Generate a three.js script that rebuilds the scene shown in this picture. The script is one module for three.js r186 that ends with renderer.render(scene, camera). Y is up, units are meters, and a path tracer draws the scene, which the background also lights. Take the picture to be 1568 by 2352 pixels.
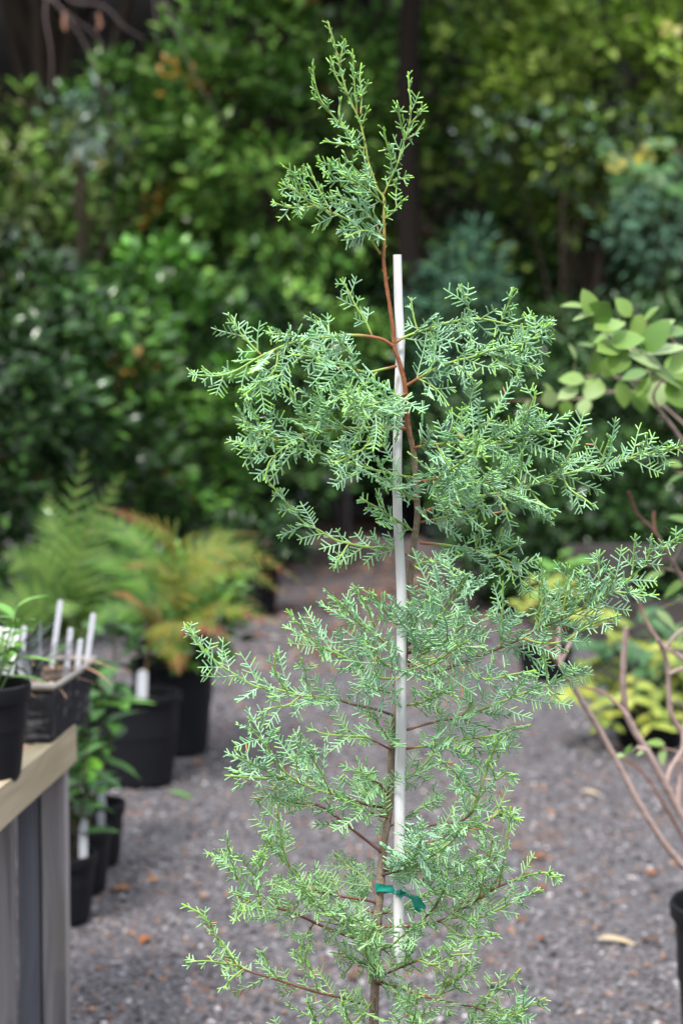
import * as THREE from 'three';
import { mergeGeometries } from 'three/addons/utils/BufferGeometryUtils.js';

// ------------------------------------------------------------------ camera, sky, sun, exposure
const scene = new THREE.Scene();
const FOV = 29.8, PITCH = 4.0 * Math.PI / 180, CAM_H = 1.2;
const camera = new THREE.PerspectiveCamera(FOV, 682 / 1024, 0.05, 200);
camera.position.set(0, CAM_H, 0);
camera.rotation.set(-PITCH, 0, 0);
camera.focus = 1.985;
camera.userData.fStop = 5.2;
scene.add(camera);

const renderer = new THREE.WebGLRenderer({ antialias: true });
renderer.toneMapping = THREE.LinearToneMapping;
renderer.toneMappingExposure = 3.8;
renderer.shadowMap.enabled = true;

{ // overcast sky: brightest overhead, the same in every direction round the horizon
  const W = 64, H = 32, d = new Float32Array(W * H * 4);
  for (let j = 0; j < H; j++) for (let i = 0; i < W; i++) {
    const el = ((j + 0.5) / H - 0.5) * Math.PI, s = Math.max(0, Math.sin(el));
    const L = 0.95 * (0.36 + 0.64 * s), k = (j * W + i) * 4;
    d[k] = L * 0.95; d[k + 1] = L * 0.985; d[k + 2] = L * 1.06; d[k + 3] = 1;
  }
  const t = new THREE.DataTexture(d, W, H, THREE.RGBAFormat, THREE.FloatType);
  t.mapping = THREE.EquirectangularReflectionMapping; t.magFilter = THREE.LinearFilter; t.needsUpdate = true;
  scene.background = t; scene.environment = t;
}
const sun = new THREE.DirectionalLight(0xfffaf2, 1.5);
sun.position.set(-2.6, 9, 3.4); sun.target.position.set(0, 0, -3);
sun.castShadow = true; sun.shadow.radius = 22; sun.shadow.mapSize.set(2048, 2048);
Object.assign(sun.shadow.camera, { left: -12, right: 12, top: 14, bottom: -14, near: 0.5, far: 50 });
scene.add(sun, sun.target);

// ------------------------------------------------------------------ helpers
let seed = 20240611;
const rnd = () => { seed = (seed + 0x6d2b79f5) | 0; let t = Math.imul(seed ^ (seed >>> 15), 1 | seed); t = (t + Math.imul(t ^ (t >>> 7), 61 | t)) ^ t; return ((t ^ (t >>> 14)) >>> 0) / 4294967296; };
const rr = (a, b) => a + (b - a) * rnd();
const gauss = () => (rnd() + rnd() + rnd() + rnd() - 2) * 0.87;
const V = (x, y, z) => new THREE.Vector3(x, y, z);
const UP = V(0, 1, 0);
const clamp = (x, a, b) => Math.min(b, Math.max(a, x));
const lerp = (a, b, t) => a + (b - a) * t;
const mix3 = (a, b, t) => [lerp(a[0], b[0], t), lerp(a[1], b[1], t), lerp(a[2], b[2], t)];
const FPX = 1176 / Math.tan(FOV * Math.PI / 360);
const CP = Math.cos(PITCH), SP = Math.sin(PITCH);
// a point of the place, D metres ahead of where the photographer stood, in the direction surveyed as (x, y)
function at(x, y, D) {
  const a = (x - 784) / FPX, b = (1176 - y) / FPX;
  const dy = b * CP - SP, dz = -(CP + b * SP), k = D / -dz;
  return V(a * k, CAM_H + dy * k, -D);
}
function onGround(x, y, h = 0) {
  const b = (1176 - y) / FPX, dy = b * CP - SP, dz = CP + b * SP;
  return at(x, y, (h - CAM_H) / dy * dz);
}
const used = {};
function numbered(n) { const k = used[n] = (used[n] ?? -1) + 1; return k ? n + '_' + String(k).padStart(3, '0') : n; }
function tag(o, label, category, group, kind) {
  if (label) o.userData.label = label;
  if (category) o.userData.category = category;
  if (group) o.userData.group = group;
  if (kind) o.userData.kind = kind;
  return o;
}
function thing(name, label, category, group, p = V(0, 0, 0)) {
  const g = new THREE.Group(); g.name = numbered(name); g.position.copy(p); scene.add(g);
  return tag(g, label, category, group);
}
function put(name, geo, m, parent) {
  const o = new THREE.Mesh(geo, m); o.name = parent ? name : numbered(name);
  o.castShadow = o.receiveShadow = true; (parent || scene).add(o); return o;
}
// mesh builder
class MB {
  constructor() { this.p = []; this.n = []; this.c = []; this.u = []; this.i = []; }
  get count() { return this.p.length / 3; }
  v(p, n, c, u = 0, w = 0) { this.p.push(p.x, p.y, p.z); this.n.push(n.x, n.y, n.z); this.c.push(c[0], c[1], c[2]); this.u.push(u, w); return this.count - 1; }
  tube(pts, rad, sides, col, capEnd = true, capStart = false) {
    const N = pts.length; let t = V().subVectors(pts[1], pts[0]).normalize();
    let a = Math.abs(t.y) < 0.9 ? V().crossVectors(t, UP).normalize() : V().crossVectors(t, V(1, 0, 0)).normalize();
    const base = this.count; let len = 0;
    for (let k = 0; k < N; k++) {
      const t2 = V().subVectors(pts[Math.min(N - 1, k + 1)], pts[Math.max(0, k - 1)]).normalize();
      a.addScaledVector(t2, -a.dot(t2)).normalize();
      const b = V().crossVectors(t2, a), r = typeof rad === 'function' ? rad(k / (N - 1)) : rad[k], c = typeof col === 'function' ? col(k / (N - 1)) : col;
      if (k) len += pts[k].distanceTo(pts[k - 1]);
      for (let s = 0; s < sides; s++) {
        const th = s / sides * Math.PI * 2, n = V().addScaledVector(a, Math.cos(th)).addScaledVector(b, Math.sin(th));
        this.v(V().copy(pts[k]).addScaledVector(n, r), n, c, s / sides, len);
      }
    }
    for (let k = 0; k < N - 1; k++) for (let s = 0; s < sides; s++) {
      const q = base + k * sides, s2 = (s + 1) % sides;
      this.i.push(q + s, q + s2, q + sides + s, q + s2, q + sides + s2, q + sides + s);
    }
    if (capEnd) {
      const t2 = V().subVectors(pts[N - 1], pts[N - 2]).normalize(), r = typeof rad === 'function' ? rad(1) : rad[N - 1];
      const e = this.v(V().copy(pts[N - 1]).addScaledVector(t2, r * 0.8), t2, typeof col === 'function' ? col(1) : col), q = base + (N - 1) * sides;
      for (let s = 0; s < sides; s++) this.i.push(q + s, q + (s + 1) % sides, e);
    }
    if (capStart) {
      const t2 = V().subVectors(pts[0], pts[1]).normalize(), e = this.v(pts[0], t2, typeof col === 'function' ? col(0) : col);
      for (let s = 0; s < sides; s++) this.i.push(base + (s + 1) % sides, base + s, e);
    }
    return this;
  }
  geo() {
    const g = new THREE.BufferGeometry();
    g.setAttribute('position', new THREE.Float32BufferAttribute(this.p, 3));
    g.setAttribute('normal', new THREE.Float32BufferAttribute(this.n, 3));
    g.setAttribute('color', new THREE.Float32BufferAttribute(this.c, 3));
    g.setAttribute('uv', new THREE.Float32BufferAttribute(this.u, 2));
    g.setIndex(this.i); return g;
  }
}
function curve(pts, n) { return new THREE.CatmullRomCurve3(pts, false, 'centripetal').getPoints(n); }
// value noise
const NT = new Float32Array(4096); for (let i = 0; i < 4096; i++) NT[i] = rnd();
const hash = (x, y) => NT[((x * 73856093) ^ (y * 19349663)) & 4095];
function vnoise(x, y, px = 1 << 20, py = px) {
  const xi = Math.floor(x), yi = Math.floor(y), fx = x - xi, fy = y - yi, sx = fx * fx * (3 - 2 * fx), sy = fy * fy * (3 - 2 * fy);
  const m = (v, q) => ((v % q) + q) % q, h = (a, b) => hash(m(a, px), m(b, py));
  return lerp(lerp(h(xi, yi), h(xi + 1, yi), sx), lerp(h(xi, yi + 1), h(xi + 1, yi + 1), sx), sy);
}
const toS = (x) => Math.round(255 * clamp(x <= 0.0031308 ? 12.92 * x : 1.055 * Math.pow(x, 1 / 2.4) - 0.055, 0, 1));
function texture(W, H, f, srgb = true, rep = [1, 1]) {   // f(u, v, i, j) -> linear rgb (or grey)
  const d = new Uint8Array(W * H * 4);
  for (let j = 0; j < H; j++) for (let i = 0; i < W; i++) {
    const c = f(i / W, j / H, i, j), k = (j * W + i) * 4;
    for (let q = 0; q < 3; q++) { const v = Array.isArray(c) ? c[q] : c; d[k + q] = srgb ? toS(v) : Math.round(255 * clamp(v, 0, 1)); }
    d[k + 3] = 255;
  }
  const t = new THREE.DataTexture(d, W, H); t.wrapS = t.wrapT = THREE.RepeatWrapping; t.magFilter = THREE.LinearFilter; t.minFilter = THREE.LinearMipmapLinearFilter; t.generateMipmaps = true;
  if (srgb) t.colorSpace = THREE.SRGBColorSpace; t.repeat.set(...rep); t.needsUpdate = true; return t;
}
const std = (o) => new THREE.MeshStandardMaterial({ side: THREE.DoubleSide, ...o });
const rgb = (r, g, b) => new THREE.Color().setRGB(r, g, b);
const M = {
  vtwig: std({ vertexColors: true, roughness: 0.45 }),
  vbark: new THREE.MeshPhysicalMaterial({ side: THREE.DoubleSide, vertexColors: true, roughness: 0.7, specularIntensity: 0.5 }),
  trunk: new THREE.MeshPhysicalMaterial({ side: THREE.DoubleSide, color: rgb(0.045, 0.034, 0.026), roughness: 0.95, specularIntensity: 0.2 }),
  pot: new THREE.MeshPhysicalMaterial({ side: THREE.DoubleSide, color: rgb(0.0085, 0.009, 0.0115), roughness: 0.5, specularIntensity: 0.3 }),
  potDusty: new THREE.MeshPhysicalMaterial({ side: THREE.DoubleSide, specularIntensity: 0.3, roughness: 0.75, map: texture(256, 256, (u, v) => { const n = vnoise(u * 9, v * 14, 9, 14) * 0.6 + vnoise(u * 40, v * 40, 40) * 0.4, s = vnoise(u * 24, v * 3, 24, 3); const k = clamp((n * s - 0.28) * 2.6, 0, 1); return mix3([0.016, 0.017, 0.021], [0.12, 0.12, 0.132], k); }) }),
  bark: new THREE.MeshPhysicalMaterial({ side: THREE.DoubleSide, vertexColors: true, roughness: 0.85, specularIntensity: 0.4, bumpMap: texture(64, 256, (u, v) => 0.5 * vnoise(u * 9, v * 10, 9, 10) + 0.5 * vnoise(u * 22, v * 40, 22, 40), false, [1, 18]), bumpScale: 0.0012,
    map: texture(64, 512, (u, v) => { const f = vnoise(u * 8, v * 22, 8, 22), g = vnoise(u * 24, v * 60, 24, 60), h = vnoise(u * 3, v * 9 + 3, 3, 9); const k = 0.55 + 0.5 * f * g + 0.35 * h - 0.5 * clamp((g - 0.72) * 3, 0, 0.6); return [k, k * 0.985, k * 0.96]; }, true, [1, 9]) }),
  soil: std({ color: rgb(0.05, 0.034, 0.024), roughness: 1, bumpMap: texture(128, 128, (u, v) => vnoise(u * 24, v * 24, 24), false), bumpScale: 0.006 }),
  tag: std({ color: rgb(0.46, 0.48, 0.53), roughness: 0.5 }),
  tie: new THREE.MeshPhysicalMaterial({ side: THREE.DoubleSide, color: rgb(0.0, 0.27, 0.21), roughness: 0.38, transmission: 0.25, thickness: 0 }),
};
// ------------------------------------------------------------------ ground, gravel, bank
{
  const T = 1024;
  const map = texture(T, T, (u, v) => {
    const a = vnoise(u * 200, v * 200, 200), b = vnoise(u * 320, v * 320, 320), c = vnoise(u * 14, v * 14, 14), e = vnoise(u * 60 + 7, v * 60 + 3, 60);
    let k = [0.066, 0.062, 0.067]; k = mix3(k, [0.135, 0.128, 0.139], clamp((b - 0.45) * 2.4, 0, 1)); k = mix3(k, [0.024, 0.022, 0.023], clamp((a - 0.6) * 2.6, 0, 1));
    return mix3(k, [0.125, 0.07, 0.048], clamp((e * c - 0.42) * 2.6, 0, 0.7));
  });
  const bump = texture(512, 512, (u, v) => vnoise(u * 110, v * 110, 110) * 0.6 + vnoise(u * 190, v * 190, 190) * 0.4, false);
  map.repeat.set(50, 50); bump.repeat.set(50, 50);
  const g = new THREE.PlaneGeometry(100, 100, 1, 1); g.rotateX(-Math.PI / 2);
  const o = put('gravel_ground', g, new THREE.MeshPhysicalMaterial({ map, bumpMap: bump, bumpScale: 0.008, roughness: 0.95, specularIntensity: 0.3 }));
  o.position.set(0, 0, -20); tag(o, 'grey gravel path and nursery yard ground', null, null, 'structure');
}
{ // loose stones of the gravel in the nearer part of the path
  const geos = []; for (let k = 0; k < 3; k++) {
    const g = new THREE.IcosahedronGeometry(1, 0), p = g.attributes.position, m = new Map();
    for (let i = 0; i < p.count; i++) { const key = [p.getX(i), p.getY(i), p.getZ(i)].map((x) => x.toFixed(3)).join(); if (!m.has(key)) m.set(key, rr(0.72, 1.15)); const s = m.get(key); p.setXYZ(i, p.getX(i) * s, p.getY(i) * s * 0.62, p.getZ(i) * s * rr(0.99, 1.01)); }
    g.computeVertexNormals(); geos.push(g);
  }
  const cols = [[0.105, 0.1, 0.109], [0.145, 0.138, 0.149], [0.062, 0.058, 0.064], [0.2, 0.19, 0.205], [0.155, 0.108, 0.09], [0.036, 0.034, 0.038], [0.37, 0.35, 0.345], [0.22, 0.125, 0.085]];
  const wts = [0.27, 0.5, 0.67, 0.79, 0.88, 0.95, 0.97, 1];
  const mat = new THREE.MeshPhysicalMaterial({ roughness: 0.85, specularIntensity: 0.35 }), root = new THREE.Group(); root.name = 'gravel_stones'; scene.add(root);
  tag(root, 'loose small grey and brown stones lying over the path', 'gravel', null, 'stuff');
  const q = new THREE.Quaternion(), e = new THREE.Euler(), mm = new THREE.Matrix4(), c = new THREE.Color();
  geos.forEach((g, k) => {
    const N = 30000, im = new THREE.InstancedMesh(g, mat, N); im.name = 'stones'; im.userData.kind = 'stuff'; im.receiveShadow = im.castShadow = true;
    for (let i = 0; i < N; i++) {
      const z = 3.1 + Math.pow(rnd(), 1.45) * 7, x = rr(-1, 1) * (0.5 + z * 0.26), s = (0.0028 + 0.0062 * Math.pow(rnd(), 2.6)) * (0.75 + z * 0.07);
      q.setFromEuler(e.set(rr(-0.4, 0.4), rr(0, 6.3), rr(-0.4, 0.4)));
      im.setMatrixAt(i, mm.compose(V(x, s * rr(0.05, 0.4), -z), q, V(s, s, s)));
      const w = rnd(), a = cols[wts.findIndex((t) => w < t)], f = rr(0.8, 1.22); im.setColorAt(i, c.setRGB(a[0] * f, a[1] * f, a[2] * f));
    }
    root.add(im);
  });
}
{ // wooded bank that closes the yard behind the hedge
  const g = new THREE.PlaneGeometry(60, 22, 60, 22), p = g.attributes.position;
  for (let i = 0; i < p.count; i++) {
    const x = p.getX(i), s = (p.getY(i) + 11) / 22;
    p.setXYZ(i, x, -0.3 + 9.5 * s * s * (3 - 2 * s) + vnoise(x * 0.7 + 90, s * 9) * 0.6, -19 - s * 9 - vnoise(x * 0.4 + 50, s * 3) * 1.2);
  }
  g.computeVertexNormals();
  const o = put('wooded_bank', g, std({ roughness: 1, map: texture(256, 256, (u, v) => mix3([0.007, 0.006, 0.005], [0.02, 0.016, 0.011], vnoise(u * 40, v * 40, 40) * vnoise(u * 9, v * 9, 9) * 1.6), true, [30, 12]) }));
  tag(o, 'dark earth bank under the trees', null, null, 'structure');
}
// ------------------------------------------------------------------ leaves
// a leaf along +z from the origin, its face up (+y); fold lifts the sides, droop bends the tip down
function leafGeo(L, W, fold = 0.25, droop = 0.15, seg = 4, point = 0.75, two = null) {
  const p = [], n = [], u = [], idx = [], c = [];
  const w = (t) => W * 0.5 * Math.pow(Math.sin(Math.PI * Math.pow(clamp(t, 0, 1), point)), 0.8);
  for (let k = 0; k <= seg; k++) {
    const t = k / seg, ww = w(t), y = -droop * L * t * t;
    for (const s of [-1, 0, 1]) { p.push(s * ww, y + Math.abs(s) * ww * fold, t * L); u.push(0.5 + s * 0.5, t); const q = two ? (s ? two[0] : two[1]) : [1, 1, 1]; c.push(...q); }
  }
  for (let k = 0; k < seg; k++) for (const s of [0, 1]) { const a = k * 3 + s; idx.push(a, a + 3, a + 1, a + 1, a + 3, a + 4); }
  const g = new THREE.BufferGeometry();
  g.setAttribute('position', new THREE.Float32BufferAttribute(p, 3)); g.setAttribute('uv', new THREE.Float32BufferAttribute(u, 2));
  if (two) g.setAttribute('color', new THREE.Float32BufferAttribute(c, 3));
  g.setIndex(idx); g.computeVertexNormals(); return g;
}
const leafMat = (rough, tr = 0.3) => new THREE.MeshPhysicalMaterial({ side: THREE.DoubleSide, color: 0xffffff, roughness: rough, transmission: tr, thickness: 0, specularIntensity: 0.9 });
const glossLeaf = new THREE.MeshPhysicalMaterial({ side: THREE.DoubleSide, roughness: 0.2, specularIntensity: 0.5 }), softLeaf = new THREE.MeshPhysicalMaterial({ side: THREE.DoubleSide, roughness: 0.55, specularIntensity: 0.3 });
const LG = {
  oval: leafGeo(1, 0.5, 0.22, 0.2, 4), round: leafGeo(1, 0.72, 0.15, 0.12, 4, 0.8), lance: leafGeo(1, 0.3, 0.25, 0.3, 4), small: leafGeo(1, 0.55, 0.2, 0.1, 3),
};
const tones = {
  dark: [[0.02, 0.05, 0.015], [0.03, 0.072, 0.02], [0.013, 0.034, 0.013], [0.045, 0.1, 0.024]],
  mid: [[0.036, 0.1, 0.018], [0.06, 0.15, 0.024], [0.026, 0.07, 0.018], [0.095, 0.2, 0.035]],
  fresh: [[0.07, 0.16, 0.03], [0.11, 0.23, 0.04], [0.045, 0.11, 0.024], [0.16, 0.28, 0.06]],
  lime: [[0.13, 0.23, 0.03], [0.19, 0.31, 0.045], [0.08, 0.15, 0.028], [0.27, 0.36, 0.08]],
  blue: [[0.12, 0.19, 0.14], [0.16, 0.24, 0.18], [0.08, 0.14, 0.1], [0.22, 0.29, 0.25]],
  olive: [[0.08, 0.11, 0.03], [0.06, 0.09, 0.026], [0.12, 0.13, 0.045], [0.04, 0.065, 0.02]],
};
const aim = (() => { const m = new THREE.Matrix4(), x = V(), y = V(), z = V(); return (dir, nor, q) => { z.copy(dir).normalize(); x.crossVectors(nor, z); if (x.lengthSq() < 1e-6) x.set(1, 0, 0); x.normalize(); y.crossVectors(z, x); m.makeBasis(x, y, z); return q.setFromRotationMatrix(m); }; })();
// a shrub or tree: trunk with limbs, and a crown of leaf clumps spread through its volume
function shrub(name, label, category, group, base, o) {
  const t = thing(name, label, category, group, base);
  const { rx, ry, rz = rx, cy, n, leaf, len, tone, mat = glossLeaf, clump = 0.16, per = 22, trunk = 0.03, holes = 0, limbs = 9, accent = 0, accentCol = [0.3, 0.16, 0.03], open = 0.45 } = o;
  const mb = new MB(), bark = [0.05, 0.038, 0.03], tips = [];
  const ncl = Math.round(n / per);
  for (let k = 0; k < ncl; k++) {
    let d; do d = V(gauss(), gauss(), gauss()); while (d.lengthSq() < 0.02);
    d.normalize(); const r = Math.pow(rr(open * open * open, 1), 1 / 3) * (0.82 + 0.36 * vnoise(d.x * 2.3 + 11 + base.x * 3, d.y * 2.3 + d.z * 1.7 + 31));
    const p = V(d.x * rx * r, cy + d.y * ry * r, d.z * rz * r); if (p.y < 0.1) p.y = rr(0.08, 0.3);
    tips.push([p, d]);
  }
  const top = V(0, cy + ry * 0.35, 0), wob = V(rr(-1, 1) * 0.1 * rx, 0, rr(-1, 1) * 0.1 * rx);
  const tr = curve([V(0, 0, 0), V(wob.x, cy * 0.4, wob.z), V(-wob.x, cy * 0.8, wob.z), top], 10);
  mb.tube(tr, (s) => trunk * (1 - 0.75 * s), 8, bark);
  put('trunk', mb.geo(), M.trunk, t);
  const lb = new MB();
  for (let k = 0; k < limbs; k++) {
    const [p] = tips[Math.floor(rnd() * tips.length)], s = rr(0.15, 0.85), a = tr[Math.round(s * 10)];
    lb.tube(curve([a, V().lerpVectors(a, p, 0.5).add(V(0, 0.08 * ry, 0)), p], 5), (q) => trunk * (0.42 - 0.33 * q) * (1.1 - s * 0.5), 5, bark);
  }
  put('limbs', lb.geo(), M.trunk, t);
  const N = tips.length * per, im = new THREE.InstancedMesh(leaf, mat, N), q = new THREE.Quaternion(), mm = new THREE.Matrix4(), c = new THREE.Color(); let i = 0;
  for (const [p, d] of tips) {
    const out = V().copy(d).multiplyScalar(0.7).add(V(0, rr(0.1, 0.9), 0)).normalize(), hue = Math.floor(rnd() * tone.length), bright = 0.55 + 1.1 * Math.pow(rnd(), 1.6), acc = rnd() < accent;
    for (let k = 0; k < per; k++, i++) {
      const o2 = V(gauss(), gauss() * 0.75, gauss()).multiplyScalar(clump), dir = V().copy(o2).normalize().add(out).add(V(rr(-0.6, 0.6), rr(-0.7, 0.35), rr(-0.6, 0.6)));
      const nor = V(rr(-0.7, 0.7) + d.x * 0.5, 1, rr(-0.7, 0.7) + d.z * 0.5), s = len * rr(0.6, 1.25);
      im.setMatrixAt(i, mm.compose(V().copy(p).add(o2), aim(dir, nor, q), V(s, s, s)));
      let a = rnd() < 0.6 ? tone[hue] : tone[Math.floor(rnd() * tone.length)]; if (acc && rnd() < 0.7) a = accentCol; const f = bright * rr(0.75, 1.3);
      im.setColorAt(i, c.setRGB(a[0] * f, a[1] * f, a[2] * f));
    }
  }
  im.name = 'foliage'; im.userData.kind = 'stuff'; im.castShadow = im.receiveShadow = true; t.add(im);
  return t;
}
const gx = (px, D) => (px - 784) / FPX * D;
const bushes = [ // [x as surveyed, D, name, label, category, options]
  // left row, from the bench outwards
  [-90, 8.6, 'broadleaf_shrub', 'dark glossy shrub at the left edge behind the upright green fern', 'shrub', { rx: 0.62, ry: 0.95, cy: 0.95, n: 4200, leaf: LG.oval, len: 0.085, tone: tones.dark }],
  [150, 9.6, 'broadleaf_shrub', 'dark shrub rising just behind the tip of the green fern', 'shrub', { rx: 0.62, ry: 0.9, cy: 0.92, n: 4200, leaf: LG.oval, len: 0.08, tone: tones.dark.concat(tones.mid), accent: 0.01 }],
  [360, 10.8, 'broadleaf_shrub', 'fresh green shrub above the red tinged fern', 'shrub', { rx: 0.68, ry: 0.92, cy: 1.05, n: 4800, leaf: LG.oval, len: 0.085, tone: tones.mid.concat([[0.06, 0.17, 0.02]]), accent: 0.01 }],
  [560, 12.2, 'broadleaf_shrub', 'glossy dark shrub left of the path end beside the grey table', 'shrub', { rx: 0.62, ry: 0.9, cy: 0.95, n: 4200, leaf: LG.round, len: 0.07, tone: tones.dark }],
  [700, 14.4, 'broadleaf_shrub', 'bright green shrub behind the left branches of the sapling', 'shrub', { rx: 0.75, ry: 0.95, cy: 1.35, n: 4400, leaf: LG.oval, len: 0.085, tone: tones.mid.concat(tones.fresh) }],
  [890, 15.4, 'broadleaf_shrub', 'dark shrub at the far end of the path behind the stake', 'shrub', { rx: 0.8, ry: 0.95, cy: 1.15, n: 4400, leaf: LG.oval, len: 0.08, tone: tones.dark }],
  // right side
  [1090, 14.2, 'broadleaf_shrub', 'deep green shrub behind the upper right branches of the sapling', 'shrub', { rx: 0.7, ry: 0.85, cy: 1.05, n: 4000, leaf: LG.oval, len: 0.08, tone: tones.dark }],
  [1180, 10.6, 'evergreen_shrub', 'low dark evergreen shrub behind the grey trestle frame', 'shrub', { rx: 0.5, ry: 0.6, cy: 0.72, n: 3400, leaf: LG.small, len: 0.06, tone: tones.dark }],
  [1420, 10.2, 'evergreen_shrub', 'near black evergreen shrub right of the sapling above the trestle', 'shrub', { rx: 0.62, ry: 0.75, cy: 0.9, n: 4200, leaf: LG.oval, len: 0.07, tone: tones.dark }],
  [1650, 9.4, 'evergreen_shrub', 'dark shrub at the right edge behind the round leaved shrub', 'shrub', { rx: 0.6, ry: 0.85, cy: 0.95, n: 4200, leaf: LG.oval, len: 0.075, tone: tones.dark }],
  [1215, 9.9, 'evergreen_shrub', 'low near black shrub on the ground left of the trestle frame', 'shrub', { rx: 0.42, ry: 0.42, cy: 0.4, n: 2600, leaf: LG.small, len: 0.06, tone: tones.dark }],
  [1400, 9.2, 'evergreen_shrub', 'low dark shrub on the ground right behind the trestle frame', 'shrub', { rx: 0.5, ry: 0.45, cy: 0.42, n: 2800, leaf: LG.small, len: 0.06, tone: tones.dark }],
  [1620, 8.9, 'evergreen_shrub', 'low dark shrub on the ground at the right edge behind the trestle', 'shrub', { rx: 0.5, ry: 0.45, cy: 0.42, n: 2800, leaf: LG.small, len: 0.06, tone: tones.dark }],
  [1075, 15.6, 'evergreen_shrub', 'low shrub closing the far end of the path right of the stake', 'shrub', { rx: 0.75, ry: 0.5, cy: 0.45, n: 2600, leaf: LG.small, len: 0.07, tone: tones.dark }],
  [760, 16.2, 'evergreen_shrub', 'low shrub closing the far end of the path left of the stake', 'shrub', { rx: 0.75, ry: 0.5, cy: 0.45, n: 2600, leaf: LG.small, len: 0.07, tone: tones.dark }],
  [1290, 12.2, 'broadleaf_shrub', 'dark leafy shrub filling the gap above the trestle frame', 'shrub', { rx: 0.6, ry: 0.8, cy: 0.85, n: 3600, leaf: LG.oval, len: 0.08, tone: tones.dark }],
  [-420, 9.2, 'broadleaf_shrub', 'glossy shrub beyond the bench, left of the frame, nearer one', 'shrub', { rx: 0.7, ry: 0.9, cy: 0.9, n: 3200, leaf: LG.oval, len: 0.085, tone: tones.dark }],
  [-800, 11, 'broadleaf_shrub', 'glossy shrub beyond the bench, left of the frame, farther one', 'shrub', { rx: 0.9, ry: 1.1, cy: 1.1, n: 3200, leaf: LG.oval, len: 0.09, tone: tones.mid }],
  [2050, 9.6, 'broadleaf_shrub', 'glossy shrub right of the frame beyond the trestle', 'shrub', { rx: 0.8, ry: 0.95, cy: 0.95, n: 3200, leaf: LG.oval, len: 0.085, tone: tones.dark }],
];
for (const [px, D, name, label, cat, o] of bushes) shrub(name, label, cat, 'shrubs along the path', V(gx(px, D), 0, -D), { trunk: 0.022, clump: 0.12, per: 30, ...o });
const tall = [
  [-420, 15.0, 'tall_shrub', 'tall green shrub outside the left edge of the yard', { rx: 1.3, ry: 1.7, cy: 2.0, tone: tones.mid }],
  [-900, 15.4, 'tall_shrub', 'tall dark shrub farthest left at the end of the yard', { rx: 1.4, ry: 1.9, cy: 2.1, tone: tones.dark.concat(tones.mid) }],
  [2600, 15.4, 'tall_shrub', 'tall dark shrub farthest right at the end of the yard', { rx: 1.4, ry: 1.9, cy: 2.1, tone: tones.dark.concat(tones.mid) }],
  [40, 15.4, 'tall_shrub', 'tall shrub in the upper left below the bare hanging twigs', { rx: 1.15, ry: 1.5, cy: 2.15, tone: tones.olive.concat(tones.fresh), len: 0.12 }],
  [330, 16.6, 'tall_shrub', 'loose mid green tall shrub left of the sapling top', { rx: 1.05, ry: 1.75, cy: 2.3, tone: tones.mid.concat(tones.fresh), len: 0.12 }],
  [620, 15.8, 'tall_shrub', 'tall green shrub directly behind the tip of the sapling', { rx: 1.0, ry: 1.6, cy: 2.95, tone: tones.fresh, accent: 0.03, len: 0.12 }],
  [860, 17.4, 'tall_shrub', 'dark tall shrub behind the bare trunk', { rx: 1.0, ry: 1.7, cy: 2.8, tone: tones.dark }],
  [1100, 16.4, 'tall_shrub', 'light green tall shrub right of the bare trunk', { rx: 1.0, ry: 1.5, cy: 2.9, tone: tones.fresh.concat(tones.lime), len: 0.11 }],
  [1370, 15.2, 'tall_shrub', 'yellow green tall shrub in the upper right', { rx: 0.95, ry: 1.15, cy: 3.45, tone: tones.lime.concat([[0.34, 0.44, 0.1], [0.24, 0.36, 0.05]]), len: 0.11 }],
  [1450, 16.4, 'tall_shrub', 'shaded tall shrub at right below the yellow green one', { rx: 1.1, ry: 1.3, cy: 1.9, tone: tones.mid }],
  [1720, 15.4, 'tall_shrub', 'tall shrub at the far right edge of the yard', { rx: 1.1, ry: 1.8, cy: 2.3, tone: tones.mid }],
  [2150, 15.2, 'tall_shrub', 'tall green shrub outside the right edge of the yard', { rx: 1.3, ry: 1.8, cy: 2.2, tone: tones.mid }],
];
for (const [px, D, name, label, o] of tall) shrub(name, label, 'shrub', 'tall shrubs closing the yard', V(gx(px, D), 0, -D), { rz: 0.9, n: 4600, leaf: LG.oval, len: 0.1, trunk: 0.05, clump: 0.19, per: 34, limbs: 14, ...o });
// silvery sprays of a blue leaved tree in the upper right
shrub('silver_leaved_tree', 'silvery blue leaved small tree in the upper right', 'tree', null, V(gx(1290, 14.4), 0, -14.4), { rx: 0.95, ry: 0.28, rz: 0.6, cy: 2.95, n: 760, leaf: LG.lance, len: 0.075, tone: tones.blue.concat(tones.mid), trunk: 0.022, clump: 0.16, per: 19, open: 0.05 });
shrub('silver_leaved_tree', 'pale silvery leaved shrub in the upper left under the bare twigs', 'tree', null, V(gx(190, 14.3), 0, -14.3), { rx: 0.4, ry: 0.3, rz: 0.4, cy: 3.0, n: 170, leaf: LG.lance, len: 0.11, tone: tones.blue, trunk: 0.03, clump: 0.12, per: 13, open: 0.1 });
shrub('feathery_conifer', 'blue green feathery young conifer left of the round leaved shrub', 'tree', null, V(gx(1070, 11.6), 0, -11.6), { rx: 0.3, ry: 0.55, rz: 0.3, cy: 1.55, n: 1700, leaf: LG.lance, len: 0.07, tone: [[0.04, 0.1, 0.06], [0.055, 0.125, 0.08]], mat: softLeaf, trunk: 0.02, clump: 0.1, per: 17 });
shrub('feathery_conifer', 'blue green feathery conifer against the upper right edge', 'tree', null, V(gx(1520, 11.8), 0, -11.8), { rx: 0.42, ry: 0.32, rz: 0.35, cy: 2.12, n: 1000, leaf: LG.lance, len: 0.075, tone: [[0.045, 0.1, 0.06], [0.065, 0.13, 0.085]], mat: softLeaf, trunk: 0.02, clump: 0.11, per: 17 });
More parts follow.
